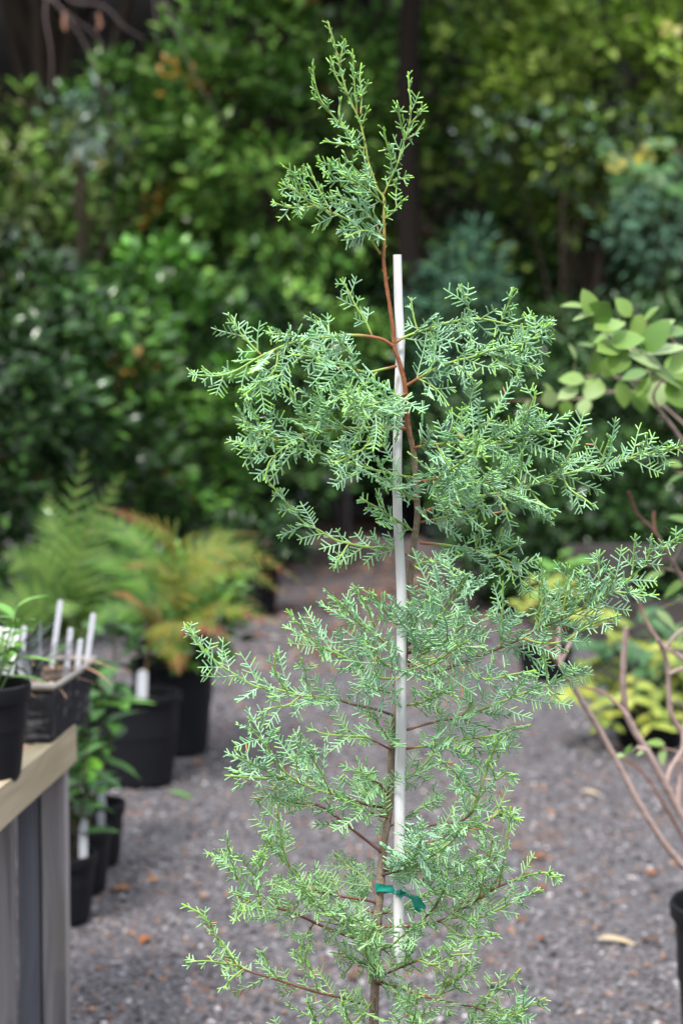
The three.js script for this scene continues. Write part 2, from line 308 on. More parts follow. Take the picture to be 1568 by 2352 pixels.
// forest trees on the bank, their crowns over the yard's end
const forest = [[-1300, 19, 1], [-500, 20.5, 0], [120, 19.5, 1], [640, 21.5, 0], [1010, 20, 1], [1500, 20.5, 0], [2050, 19.5, 1], [2900, 20, 0]];
const fl = ['far left outside the frame', 'left of the frame', 'behind the bare hanging twigs', 'behind the sapling tip', 'behind the bare trunk', 'behind the yellow green shrub', 'at the right edge', 'far right outside the frame'];
forest.forEach(([px, D, k], i) => shrub('forest_tree', 'big dark forest tree on the bank ' + fl[i], 'tree', 'forest trees on the bank', V(gx(px, D), 0.2, -D), { rx: 3.0, ry: 2.9, rz: 3.6, cy: 8.3, n: 7000, leaf: LG.oval, len: 0.24, tone: tones.dark, trunk: 0.2, clump: 0.42, per: 26, limbs: 22, mat: softLeaf }));
forest.forEach(([px, D], i) => shrub('forest_shrub', 'dark undergrowth ' + fl[i].replace('outside the frame', 'beyond the yard') + ' below a forest tree', 'shrub', 'undergrowth of the bank', V(gx(px + 300, D - 1.2), 0, -(D - 1.2)), { rx: 1.5, ry: 1.3, rz: 1.0, cy: 1.5, n: 2800, leaf: LG.oval, len: 0.15, tone: tones.dark, trunk: 0.06, clump: 0.3, per: 24, mat: softLeaf }));
const clearing = [[-7.5, -9, 'left of the yard beyond the bench'], [-8, -2, 'left of the yard beside the photographer'], [-6.5, 5, 'behind the photographer at left'], [-1, 8.5, 'straight behind the photographer'], [5.5, 6.5, 'behind the photographer at right'], [8, -1, 'right of the yard beside the photographer'], [7.5, -8, 'right of the yard beyond the trestle']];
clearing.forEach(([x, z, where]) => shrub('clearing_tree', 'broad green tree at the edge of the clearing ' + where, 'tree', 'trees round the clearing', V(x, 0, z), { rx: 2.9, ry: 3.3, rz: 2.9, cy: 3.9, n: 4800, leaf: LG.oval, len: 0.26, tone: tones.dark.concat(tones.mid), trunk: 0.16, clump: 0.5, per: 24, limbs: 20, mat: softLeaf }));
{ // bare dark trunk right of the sapling's leader
  const t = thing('bare_trunk', 'dark bare tree trunk standing upright right of the sapling top', 'tree', null, V(gx(938, 14.6), 0, -14.6)), mb = new MB();
  mb.tube(curve([V(0, 0, 0), V(0.03, 1.4, 0), V(-0.02, 3, 0), V(0.04, 5, 0), V(0, 8, 0)], 24), (s) => 0.1 - 0.03 * s, 12, [0.02, 0.016, 0.014]);
  put('trunk', mb.geo(), new THREE.MeshPhysicalMaterial({ color: rgb(0.013, 0.0105, 0.009), roughness: 1, specularIntensity: 0.15 }), t);
  shrubCrown(t);
}
function shrubCrown(t) { // crown of the bare trunk, above the frame
  const N = 5200, im = new THREE.InstancedMesh(LG.oval, softLeaf, N), q = new THREE.Quaternion(), mm = new THREE.Matrix4(), c = new THREE.Color();
  for (let i = 0; i < N; i++) {
    const d = V(gauss(), gauss() * 0.6, gauss()), p = V(d.x * 2.6, 7 + d.y * 1.5, d.z * 2.2 + 0.4); if (p.y < 5) p.y = 5 + rnd();
    im.setMatrixAt(i, mm.compose(p, aim(V(rr(-1, 1), rr(-0.5, 0.5), rr(-1, 1)), V(rr(-0.7, 0.7), 1, rr(-0.7, 0.7)), q), V(0.22, 0.22, 0.22)));
    const a = tones.dark[i % 4], f = rr(0.7, 1.3); im.setColorAt(i, c.setRGB(a[0] * f, a[1] * f, a[2] * f));
  }
  im.name = 'crown'; im.userData.kind = 'stuff'; im.castShadow = im.receiveShadow = true; t.add(im);
}
// ------------------------------------------------------------------ wooden benches
function boardTex(base, dark, green, s) {
  return texture(128, 512, (u, v) => {
    const w = vnoise(v * 5 + s, u * 3, 64) * 0.16, g = vnoise((u + w) * 26 + s * 3, v * 3, 512, 3), f = vnoise((u + w) * 70, v * 10 + s, 512, 512), st = vnoise(u * 4 + s, v * 5 + s, 512, 512), kn = vnoise(u * 3 + s * 7, v * 9, 512, 512);
    let k = mix3(base, dark, clamp(g * 0.75 + f * 0.5 - 0.35, 0, 1)); k = mix3(k, green, clamp((st - 0.62) * 2.4, 0, 0.75)); return mix3(k, [dark[0] * 0.5, dark[1] * 0.5, dark[2] * 0.5], clamp((kn - 0.86) * 8, 0, 0.9));
  });
}
const wood = {
  top: [1, 2, 3].map((s) => std({ map: boardTex([0.44, 0.31, 0.215], [0.24, 0.155, 0.1], [0.2, 0.17, 0.09], s * 5), roughness: 0.85 })),
  fascia: std({ map: boardTex([0.39, 0.325, 0.23], [0.25, 0.195, 0.125], [0.22, 0.2, 0.09], 31), roughness: 0.8 }),
  grey: [1, 2, 3].map((s) => std({ map: boardTex([0.31, 0.29, 0.295], [0.15, 0.138, 0.142], [0.2, 0.185, 0.17], 50 + s * 7), roughness: 0.9 })),
  darkgrey: std({ map: boardTex([0.15, 0.155, 0.185], [0.065, 0.067, 0.082], [0.1, 0.1, 0.1], 90), roughness: 0.85 }),
  old: new THREE.MeshPhysicalMaterial({ map: boardTex([0.065, 0.057, 0.058], [0.03, 0.026, 0.027], [0.045, 0.042, 0.034], 77), roughness: 0.92, specularIntensity: 0.3 }),
};
// a board of w x h x l (x, y, z), bevelled, its grain along its longest side
function board(w, h, l, bev = 0.003) {
  const dims = [w, h, l], ax = dims.indexOf(Math.max(...dims)), [a, b] = (ax === 0 ? [2, 1] : [0, 1, 2].filter((k) => k !== ax)).map((k) => dims[k]);
  const s = new THREE.Shape(); s.moveTo(-a / 2 + bev, -b / 2 + bev); s.lineTo(a / 2 - bev, -b / 2 + bev); s.lineTo(a / 2 - bev, b / 2 - bev); s.lineTo(-a / 2 + bev, b / 2 - bev); s.closePath();
  const g = new THREE.ExtrudeGeometry(s, { depth: dims[ax] - 2 * bev, bevelEnabled: true, bevelSize: bev, bevelThickness: bev, bevelSegments: 2, steps: 1 });
  g.translate(0, 0, -(dims[ax] - 2 * bev) / 2);
  const p = g.attributes.position, n = g.attributes.normal, u = [], off = rnd();
  for (let i = 0; i < p.count; i++) { const side = Math.abs(n.getX(i)) > 0.7 ? p.getY(i) : p.getX(i); u.push(side * 5 + off, p.getZ(i) * 1.1 + off); }
  g.setAttribute('uv', new THREE.Float32BufferAttribute(u, 2));
  if (ax === 0) g.rotateY(Math.PI / 2); else if (ax === 1) { g.rotateX(-Math.PI / 2); if (a !== w) g.rotateY(0); }
  return g;
}
{
  // bench at left: its aisle edge runs away from the camera
  const A = at(0, 1813, 2.78), B = at(177, 1667, 3.3), H = 0.6;
  const dir = V(B.x - A.x, 0, B.z - A.z).normalize(), yaw = Math.atan2(-dir.x, -dir.z);
  const t = thing('potting_bench', 'wooden potting bench at the left edge with pale front rail and grey legs', 'bench', null, V(B.x, 0, B.z)); t.rotation.y = yaw;
  // local: +x right (aisle), -z ahead; the corner is the origin; bench reaches back towards the camera (+z)
  const L = 1.5, put2 = (n, g, m, x, y, z) => { const o = put(n, g, m, t); o.position.set(x, y, z); return o; };
  put2('front_rail', board(0.032, 0.063, L), wood.fascia, -0.016, H - 0.0315, L / 2);
  put2('end_rail', board(0.9, 0.06, 0.03), wood.grey[1], -0.034 - 0.45, H - 0.034, 0.02);
  for (let k = 0; k < 6; k++) put2('top_plank', board(0.138, 0.024, L - 0.01 - 0.006 * (k % 2)), wood.top[k % 3], -0.034 - 0.07 - k * 0.144, H - 0.014 - 0.002 * (k % 2), L / 2 - 0.004 * (k % 2));
  const leg = (x, z) => {
    put2('leg_board', board(0.044, H - 0.064, 0.03), wood.grey[0], x - 0.092, (H - 0.064) / 2, z + 0.05);
    put2('leg_board', board(0.036, H - 0.066, 0.03), wood.darkgrey, x - 0.048, (H - 0.066) / 2, z + 0.028);
    put2('leg_board', board(0.04, H - 0.068, 0.034), wood.grey[2], x - 0.004, (H - 0.068) / 2, z + 0.02);
  };
  leg(-0.026, 0.02); leg(-0.78, 0.02); leg(-0.026, 1.38); leg(-0.78, 1.38);
}
{
  // weathered table at right
  const c = onGround(1412, 1545), t = thing('weathered_trestle', 'low weathered grey wooden trestle frame behind the variegated shrub', 'trestle', null, V(c.x, 0, c.z));
  const p = (n, g, x, y, z) => { const o = put(n, g, wood.old, t); o.position.set(x, y, z); };
  for (const [x, z] of [[0, 0], [1.05, 0], [0, -0.7], [1.05, -0.7]]) p('post', board(0.1, z ? 0.4 : 0.46, 0.09), x, z ? 0.2 : 0.23, z);
  p('top_beam', board(1.28, 0.06, 0.09), 0.51, 0.49, 0); p('top_beam', board(1.28, 0.06, 0.06), 0.51, 0.43, -0.7);
  p('rail', board(0.94, 0.15, 0.035), 0.525, 0.22, 0); p('rail', board(0.94, 0.06, 0.035), 0.525, 0.4, -0.7);
}
{
  // far grey table left of the path end
  const t = thing('far_table', 'small grey topped table far left of the path end beside the stake', 'table', null, V(gx(688, 13), 0, -13)); t.rotation.y = -0.5;
  const p = (n, g, m, x, y, z) => { const o = put(n, g, m, t); o.position.set(x, y, z); };
  for (let k = 0; k < 3; k++) p('top_plank', board(0.15, 0.03, 0.75), wood.grey[k], -0.155 + k * 0.155, 0.5, 0);
  for (const [x, z] of [[-0.18, -0.3], [0.18, -0.3], [-0.18, 0.3], [0.18, 0.3]]) p('leg', board(0.06, 0.484, 0.06), wood.old, x, 0.242, z);
  p('apron', board(0.42, 0.1, 0.03), wood.old, 0, 0.43, 0.345);
}
// ------------------------------------------------------------------ pots
function potGeo(R, H, r = R * 0.82) {
  const p = [[0.001, 0.004], [r * 0.94, 0.004], [r, 0.012], [R * 0.97, H - 0.03], [R * 0.975, H - 0.028], [R * 1.03, H - 0.026], [R * 1.04, H - 0.004], [R * 1.02, H], [R * 0.98, H - 0.002], [R * 0.955, H - 0.03], [R * 0.93, H * 0.55]];
  return new THREE.LatheGeometry(p.map(([x, y]) => new THREE.Vector2(x, y)), 36);
}
function soilGeo(R, y) { const g = new THREE.CircleGeometry(R, 28); g.rotateX(-Math.PI / 2); g.translate(0, y, 0); return g; }
function addPot(t, R, H) { put('pot', potGeo(R, H), M.pot, t); put('soil', soilGeo(R * 0.945, H - 0.035), M.soil, t); }
function tagStick(label, group, p, h, w, lean, yaw = 0) {
  const s = new THREE.Shape(); s.moveTo(-w / 2, 0.012); s.lineTo(0, -0.04); s.lineTo(w / 2, 0.012); s.lineTo(w / 2, h - w / 2); s.absarc(0, h - w / 2, w / 2, 0, Math.PI); s.closePath();
  const g = new THREE.ExtrudeGeometry(s, { depth: 0.0012, bevelEnabled: false }), o = put('plant_tag', g, M.tag);
  o.position.copy(p); o.rotation.set(lean[0], yaw, lean[1]); return tag(o, label, 'plant tag', group);
}
// single leaves on single stems: each leaf a mesh of its own
const ownLeaf = {};
function leafMesh(parent, geo, mat, p, dir, nor, s, name = 'leaf') { const o = put(name, geo, mat, parent); o.position.copy(p); aim(dir, nor, o.quaternion); o.scale.setScalar(s); return o; }
const lm = (r, g, b, tr = 0.28, rough = 0.42) => new THREE.MeshPhysicalMaterial({ side: THREE.DoubleSide, color: rgb(r, g, b), roughness: rough, transmission: tr, thickness: 0, specularIntensity: 0.4 });
const LM = {
  broad: [lm(0.045, 0.12, 0.03), lm(0.06, 0.16, 0.035), lm(0.035, 0.09, 0.03)], bright: [lm(0.13, 0.33, 0.03)],
  herb: [lm(0.12, 0.3, 0.05), lm(0.17, 0.36, 0.07)],
  round: [lm(0.16, 0.29, 0.055, 0.4), lm(0.2, 0.33, 0.075, 0.4), lm(0.11, 0.22, 0.045, 0.4), lm(0.3, 0.42, 0.17, 0.4)],
  varieg: [0, 1, 2].map((k) => new THREE.MeshPhysicalMaterial({ side: THREE.DoubleSide, vertexColors: true, color: rgb([0.8, 1, 0.62][k], [0.85, 0.95, 0.72][k], [0.8, 1, 0.7][k]), roughness: 0.45, transmission: 0.15, thickness: 0, specularIntensity: 0.5 })), vgreen: [lm(0.035, 0.1, 0.04, 0.15), lm(0.05, 0.13, 0.04, 0.15)],
  litter: [lm(0.2, 0.075, 0.03, 0.05, 0.8), lm(0.13, 0.06, 0.035, 0.05, 0.8), lm(0.26, 0.12, 0.045, 0.05, 0.8), lm(0.08, 0.045, 0.03, 0.05, 0.8), lm(0.38, 0.3, 0.19, 0.05, 0.8)],
};
const Gtwo = leafGeo(1, 0.46, 0.18, 0.2, 5), Ground = leafGeo(1, 0.86, 0.1, 0.12, 6, 0.86), Glance = leafGeo(1, 0.34, 0.22, 0.35, 6);
{ // round pot on the bench at the very edge of the frame, with bright herb behind it
  const y = 0.589, t = thing('potted_herb', 'round black pot of bright green herb at the left edge of the bench', 'potted plant', null, V(at(-44, 1740, 2.9).x, y, -2.88));
  addPot(t, 0.078, 0.152);
  const mb = new MB();
  for (let k = 0; k < 9; k++) {
    const a = k * 2.4, top = V(Math.cos(a) * 0.05 + 0.012, 0.2 + 0.008 * k, Math.sin(a) * 0.05 - 0.03), base = V(Math.cos(a) * 0.02, 0.11, Math.sin(a) * 0.02);
    mb.tube(curve([base, V().lerpVectors(base, top, 0.6), top], 4), () => 0.0016, 5, [0.12, 0.22, 0.06]);
    for (let j = 0; j < 6; j++) { const th = j * 2.1 + k; leafMesh(t, Glance, LM.herb[(j + k) % 2], V().lerpVectors(base, top, 0.5 + j * 0.1), V(Math.cos(th), rr(0.2, 0.9), Math.sin(th)), UP, rr(0.04, 0.065)); }
  }
  put('stems', mb.geo(), M.vtwig, t);
  const s = new THREE.BoxGeometry(0.05, 0.075, 0.0015), o = put('plant_label', s, std({ map: (() => { const t2 = texture(32, 48, (u, v) => (v > 0.15 && v < 0.3 && u > 0.15 && u < 0.85) || (v > 0.4 && v < 0.6 && u > 0.2 && u < 0.8) ? [0.35, 0.42, 0.25] : [0.72, 0.76, 0.72]); return t2; })(), roughness: 0.45 }));
  o.position.set(at(2, 1495, 3.02).x, at(2, 1495, 3.02).y, -3.02); o.rotation.set(-0.2, 0.3, -0.12); tag(o, 'white rectangular plant label leaning in the herb pot at left', 'plant tag');
}
{ // rectangular nursery flat with dark grassy leaves, dead bits, tags
  const C = at(117, 1705, 3.13), y = 0.589, t = thing('nursery_flat', 'dusty black rectangular nursery tray of dark grassy plants on the bench', 'planter', null, V(C.x, y, -3.13)); t.rotation.y = -0.08;
  const w = 0.3, d = 0.3, h = 0.107, ex = 0.012;   // local: corner near right at origin; goes -x and -z
  const q = (n, m, arr) => { // panel with thickness from 4 outer corners
    const g = new THREE.BufferGeometry(), [a, b, c, e] = arr, nn = V().subVectors(b, a).cross(V().subVectors(e, a)).normalize().multiplyScalar(-0.003), P = [a, b, c, e, ...[a, b, c, e].map((v) => V().copy(v).add(nn))];
    const f = [[0, 1, 2, 3], [7, 6, 5, 4], [0, 4, 5, 1], [1, 5, 6, 2], [2, 6, 7, 3], [3, 7, 4, 0]], pos = [], uv = [];
    for (const [i, j, k, l] of f) for (const [v, u] of [[i, [0, 0]], [j, [1, 0]], [k, [1, 1]], [i, [0, 0]], [k, [1, 1]], [l, [0, 1]]]) { pos.push(P[v].x, P[v].y, P[v].z); uv.push(...u); }
    g.setAttribute('position', new THREE.Float32BufferAttribute(pos, 3)); g.setAttribute('uv', new THREE.Float32BufferAttribute(uv, 2)); g.computeVertexNormals(); put(n, g, m, t);
  };
  const b = [V(0, 0, 0), V(0, 0, -d + 0.02), V(-w, 0, -d + 0.02), V(-w, 0, 0)], T = [V(ex, h, ex), V(ex, h, -d), V(-w - ex, h, -d), V(-w - ex, h, ex)];
  for (let k = 0; k < 4; k++) { const k2 = (k + 1) % 4; q('side_panel', M.potDusty, [b[k], b[k2], T[k2], T[k]]); }
  const rim = std({ color: rgb(0.17, 0.158, 0.145), roughness: 0.8 });
  for (let k = 0; k < 4; k++) { const k2 = (k + 1) % 4, mb = new MB(), e = V().subVectors(T[k2], T[k]).normalize(); mb.tube([T[k], V().lerpVectors(T[k], T[k2], 0.5).add(V(0, -0.002, 0)), V().copy(T[k2]).addScaledVector(e, -0.001)], () => 0.0055 + 0.0004 * k, 8, [1, 1, 1], true, true); put('rim', mb.geo(), rim, t); }
  const sg = new THREE.PlaneGeometry(w, d - 0.01, 10, 10); sg.rotateX(-Math.PI / 2); sg.translate(-w / 2, h - 0.012, -d / 2); put('soil', sg, M.soil, t);
  const grass = [lm(0.02, 0.028, 0.03, 0, 0.4), lm(0.045, 0.055, 0.06, 0, 0.4), lm(0.03, 0.05, 0.035, 0, 0.4)], dead = [lm(0.22, 0.13, 0.08, 0, 0.8), lm(0.3, 0.2, 0.12, 0, 0.8)];
  const blade = (p, dir, L, W, m) => {
    const mb = new MB(), pts = [], n = 6; for (let k = 0; k <= n; k++) { const s = k / n; pts.push(V().copy(p).addScaledVector(dir, L * s).add(V(0, -L * 0.35 * s * s, 0))); }
    const side = V().crossVectors(dir, UP).normalize();
    for (let k = 0; k <= n; k++) { const ww = W * (1 - Math.pow(k / n, 2.5)) + 0.0003; for (const s of [-1, 0, 1]) mb.v(V().copy(pts[k]).addScaledVector(side, ww * s).add(V(0, s ? ww * 0.3 : 0, 0)), UP, [1, 1, 1]); }
    for (let k = 0; k < n; k++) for (const s of [0, 1]) { const a = k * 3 + s; mb.i.push(a, a + 3, a + 1, a + 1, a + 3, a + 4); }
    const g = mb.geo(); g.computeVertexNormals(); put('grass_blade', g, m, t);
  };
  for (let k = 0; k < 95; k++) { const cx = [-0.07, -0.19, -0.13, -0.24][k % 4], cz = [-0.09, -0.12, -0.22, -0.23][k % 4], th = rr(0, 6.3), u = rr(0.5, 1.5); blade(V(cx + rr(-0.03, 0.03), h - 0.01, cz + rr(-0.03, 0.03)), V(Math.cos(th) * 0.7, u, Math.sin(th) * 0.7).normalize(), rr(0.09, 0.2), 0.0032, grass[k % 3]); }
  for (let k = 0; k < 26; k++) { const th = rr(-2.2, 1.2); blade(V(-0.03 + rr(-0.16, 0.02), h - 0.004, rr(-0.24, -0.01)), V(Math.cos(th), rr(0.0, 0.35), Math.sin(th)).normalize(), rr(0.05, 0.12), 0.0032, dead[k % 2]); }
  blade(V(-0.02, h + 0.02, -0.12), V(1, 0.32, 0.35).normalize(), 0.13, 0.004, dead[1]); blade(V(0, h, -0.2), V(0.6, 0.1, 0.5).normalize(), 0.1, 0.004, dead[0]);
  const G = 'tags standing in the nursery tray', tg = [[150, 1440, 1.0, 'tall white tag, rightmost but one in the nursery tray', 0.02], [197, 1405, 1.0, 'white tag farthest right at the back of the nursery tray', 0.03], [118, 1375, 1.0, 'white tag reaching highest at the back of the nursery tray', 0.03], [45, 1435, 1, 'white tag at the left of the nursery tray behind the label', 0.02], [178, 1465, 1, 'short white tag between the two taller right tags', 0.02], [60, 1460, 1, 'short tilted white tag at the left of the nursery tray', -0.2]];
  const dd = [3.26, 3.39, 3.4, 3.3, 3.34, 3.22];
  tg.forEach(([px, py, , label, l], k) => { const p = at(px, py, dd[k]), base = 0.689; tagStick(label, G, V(p.x - (p.y - base) * Math.tan(-l) * 0, base, -dd[k]), p.y - base, 0.0098, [0.05, -l * 3 - 0.06], 0.2 - 0.1 * k); });
}
// ------------------------------------------------------------------ one gallon pots on the ground at left
{
  const spots = [[172, 2118, 'black one gallon pot nearest the bench leg with glossy leaves', 7], [210, 2050, 'black one gallon pot of glossy leaves, middle of the three by the bench leg', 10], [243, 1985, 'black one gallon pot of glossy leaves, farthest of the three by the bench leg', 13]];
  spots.forEach(([px, py, label, n], i) => {
    const c = onGround(px, py), R = 0.078, H = 0.158, t = thing('potted_shrub', label, 'potted plant', 'one gallon pots behind the bench leg', V(c.x - 0.03, 0, c.z)); t.rotation.y = i;
    addPot(t, R, H);
    const mb = new MB();
    for (let k = 0; k < 3; k++) {
      const a = k * 2.1 + i, top = V(Math.cos(a) * 0.06, 0.42 + 0.07 * i + rr(-0.05, 0.05), Math.sin(a) * 0.06), base = V(Math.cos(a) * 0.02, H - 0.04, Math.sin(a) * 0.02);
      const pts = curve([base, V().lerpVectors(base, top, 0.5).add(V(0.01, 0, 0.01)), top], 10); mb.tube(pts, (s) => 0.004 - 0.002 * s, 6, [0.06, 0.05, 0.03]);
      for (let j = 0; j < n + 5; j++) { const s = 0.3 + 0.7 * j / (n + 4), p = pts[Math.round(s * 10)], th = j * 2.4 + k; leafMesh(t, Gtwo, LM.broad[(j + k) % 3], p, V(Math.cos(th), rr(-0.35, 0.55), Math.sin(th)), V(rr(-0.3, 0.3), 1, rr(-0.3, 0.3)), rr(0.07, 0.115)); }
    }
    put('stems', mb.geo(), M.vbark, t);
    if (i === 1) { const c2 = at(190, 1772, -c.z - 0.05), o = leafMesh(t, Ground, LM.bright[0], V().copy(c2).sub(t.position).applyAxisAngle(UP, -i), V(0.6, 0.3, 0.4).applyAxisAngle(UP, -i), V(0.1, 0.5, 1).applyAxisAngle(UP, -i), 0.06); o.userData.label = 'bright round leaf'; }
    if (i === 2) for (let j = 0; j < 6; j++) { const th = j * 1.05, c2 = at(262, 1620, -c.z), o = leafMesh(t, Gtwo, LM.herb[0], V().copy(c2).sub(t.position).applyAxisAngle(UP, -i), V(Math.cos(th), 0.25, Math.sin(th)), UP, 0.105); o.userData.label = 'pale new leaf'; }
  });
  const T = [[191, 1962, 1878, 4.17, 'white tag in the nearest one gallon pot by the bench leg'], [234, 1925, 1862, 4.45, 'white tag in the middle one gallon pot by the bench leg'], [239, 1900, 1806, 4.68, 'white tag behind, in the farthest one gallon pot by the bench leg']];
  T.forEach(([px, y0, y1, D, label], k) => { const a = at(px, y0, D), b = at(px, y1, D); tagStick(label, 'tags in the one gallon pots', V(a.x, Math.min(a.y, 0.126), a.z), b.y - Math.min(a.y, 0.126), 0.0185, [0.03, -0.02 + 0.04 * k], 0.1); });
}
// ------------------------------------------------------------------ ferns in five gallon pots
// frond: a rachis with pinnae on both sides; each pinna a mesh of its own with toothed pinnules
function pinnaGeo(nt, W, fill) {
  const mb = new MB(), N = nt;
  for (let k = 0; k < N; k++) {
    const t = (k + 0.5) / N, w = W * (1 - t) * 0.95 + 0.025, l = fill / N;
    for (const s of [-1, 1]) {
      const b = mb.v(V(0, 0, t - l * 0.62), UP, [1, 1, 1]), a = mb.v(V(s * w * 0.62, -0.02, t - l * 0.45), UP, [1, 1, 1]), e = mb.v(V(s * w, -0.05, t + l * 0.75), UP, [1, 1, 1]), d = mb.v(V(s * w * 0.45, -0.015, t + l * 0.75), UP, [1, 1, 1]), c = mb.v(V(0, 0, t + l * 0.62), UP, [1, 1, 1]);
      mb.i.push(b, a, d, a, e, d, b, d, c);
    }
  }
  const z = mb.v(V(0, 0, 1.04), UP, [1, 1, 1]), y0 = mb.v(V(-0.02, 0, 0), UP, [1, 1, 1]), y1 = mb.v(V(0.02, 0, 0), UP, [1, 1, 1]); mb.i.push(y0, z, y1);
  const g = mb.geo(); g.computeVertexNormals(); return g;
}
const PG = pinnaGeo(10, 0.15, 0.52), PGF = pinnaGeo(10, 0.19, 0.7);
const fernG = [lm(0.085, 0.2, 0.03, 0.3, 0.6), lm(0.12, 0.25, 0.035, 0.3, 0.6), lm(0.06, 0.15, 0.03, 0.3, 0.6)], fernU = [lm(0.1, 0.2, 0.035, 0.35, 0.6), lm(0.14, 0.25, 0.05, 0.35, 0.6), lm(0.075, 0.16, 0.035, 0.35, 0.6)], fernY = [lm(0.13, 0.175, 0.015, 0.3, 0.6), lm(0.09, 0.145, 0.018, 0.3, 0.6), lm(0.19, 0.175, 0.02, 0.3, 0.6)], fernR = [lm(0.27, 0.07, 0.04, 0.3, 0.6), lm(0.28, 0.15, 0.04, 0.3, 0.6), lm(0.2, 0.15, 0.02, 0.3, 0.6)];
function frond(t, pts, W, mats, tipMats, redFrom, nP = 15, face = V(0, 1, 0.6), bare = 0.2, pg = PG, blunt = 1.3) {
  const P = curve(pts, 40), mb = new MB(); mb.tube(P, (s) => 0.0026 - 0.0018 * s, 5, (s) => mix3([0.12, 0.06, 0.03], [0.2, 0.2, 0.05], s));
  const f = put('frond', mb.geo(), M.vtwig, t);
  for (let k = 0; k < nP; k++) for (const s of [-1, 1]) {
    const u = bare + (1 - bare) * (k + 0.5 + s * 0.12) / nP, i = clamp(Math.floor(u * 40), 0, 39), p = V().lerpVectors(P[i], P[i + 1], u * 40 - i), ax = V().subVectors(P[i + 1], P[i]).normalize();
    const side = V().crossVectors(ax, face).normalize().multiplyScalar(s), v = (u - bare) / (1 - bare), L = W * (1 - Math.pow(v, blunt)) * (0.75 + 0.25 * Math.min(1, v * 6)) * rr(0.9, 1.1) + 0.008;
    const dir = V().copy(side).addScaledVector(ax, 0.45 + 0.5 * v).add(V(0, rr(-0.15, 0.02), 0)), nor = V().crossVectors(side, ax).multiplyScalar(s); if (nor.dot(face) < 0) nor.negate();
    leafMesh(f, pg, (v > redFrom + rr(-0.12, 0.12) ? tipMats : mats)[Math.floor(rnd() * 3)], p, dir, nor, L, 'pinna');
  }
}
{
  const c = onGround(318, 1800), H = 0.275, t = thing('potted_fern', 'fern with yellow green red tipped fronds in a tall black pot', 'potted plant', null, V(c.x, 0, c.z)); addPot(t, 0.125, H);
  const D0 = -c.z, b = V(0.02, H - 0.03, 0), W = (x, y, dz = 0) => at(x, y, D0 - dz).sub(t.position);
  const st = V(0.03, H + 0.1, 0);
  const F = [[[[380, 1400], [470, 1275], [560, 1262], [690, 1335]], 0.2, 0.62, fernY, 0], [[[370, 1420], [450, 1330], [560, 1305], [650, 1365]], 0.17, 0.7, fernY, 0.12], [[[400, 1430], [480, 1395], [560, 1405], [660, 1440]], 0.14, 0.55, fernY, 0.2], [[[365, 1430], [400, 1440], [470, 1440], [535, 1470]], 0.14, 0.4, fernY, 0.3],
    [[[360, 1380], [400, 1250], [320, 1195], [215, 1158]], 0.13, 0.5, fernY, 0.1], [[[350, 1420], [400, 1330], [340, 1295], [280, 1305]], 0.12, 0.6, fernY, 0.25], [[[345, 1440], [330, 1390], [290, 1370], [248, 1362]], 0.1, 0.4, fernR, 0.2], [[[360, 1430], [390, 1465], [405, 1510], [412, 1550]], 0.11, 0.5, fernY, 0.3], [[[365, 1400], [380, 1300], [300, 1235], [190, 1215]], 0.14, 0.8, fernG, -0.05], [[[350, 1410], [330, 1340], [280, 1330], [200, 1350]], 0.15, 0.95, fernG, -0.1], [[[350, 1400], [440, 1360], [500, 1340], [600, 1390]], 0.16, 0.8, fernG, 0.05], [[[340, 1420], [300, 1300], [240, 1280], [150, 1300]], 0.16, 0.95, fernG, -0.15], [[[350, 1420], [320, 1250], [260, 1200], [170, 1180]], 0.15, 0.95, fernG, -0.2], [[[360, 1420], [300, 1400], [240, 1410], [190, 1450]], 0.14, 0.95, fernG, 0.1], [[[365, 1420], [440, 1300], [500, 1230], [600, 1225]], 0.13, 0.8, fernY, -0.2]];
  for (const [pp, w, red, mats, dz] of F) frond(t, [b, st, ...pp.map(([x, y], k) => W(x, y, dz * (k + 1) / 4))], w * 0.72, mats, fernR, red + 0.12, 17, V(0, 1, 0.5), 0.42);
}
{
  const c = onGround(150, 1760), H = 0.275, t = thing('potted_fern', 'upright plain green fern in a pot behind the nursery tray', 'potted plant', null, V(c.x, 0, c.z)); addPot(t, 0.125, H);
  const D0 = -c.z, b = V(0, H - 0.03, 0), W = (x, y, dz = 0) => at(x, y, D0 - dz).sub(t.position);
  const F = [[[[150, 1420], [160, 1250], [195, 1030]], 0.15, 0], [[[160, 1400], [200, 1230], [285, 1085]], 0.12, 0.1], [[[140, 1420], [90, 1310], [5, 1270]], 0.14, 0.12], [[[150, 1400], [130, 1250], [110, 1130]], 0.13, -0.15], [[[170, 1400], [210, 1300], [240, 1190]], 0.12, -0.1], [[[170, 1420], [150, 1380], [155, 1420]], 0.12, 0.3], [[[140, 1420], [60, 1380], [-20, 1400]], 0.13, 0.2]];
  for (const [pp, w, dz] of F) frond(t, [b, V(0, H + 0.12, 0), ...pp.map(([x, y], k) => W(x, y, dz * (k + 1) / 3))], w * 0.95, fernU, fernU, 0.88, 22, V(0.1, 0.45, 1), 0.25, PGF, 2.4);
  tagStick('white tag standing in front of the red tipped fern pot', null, at(325, 1592, 5.6).setY(0.245), 0.1, 0.03, [0, -0.05]);
}
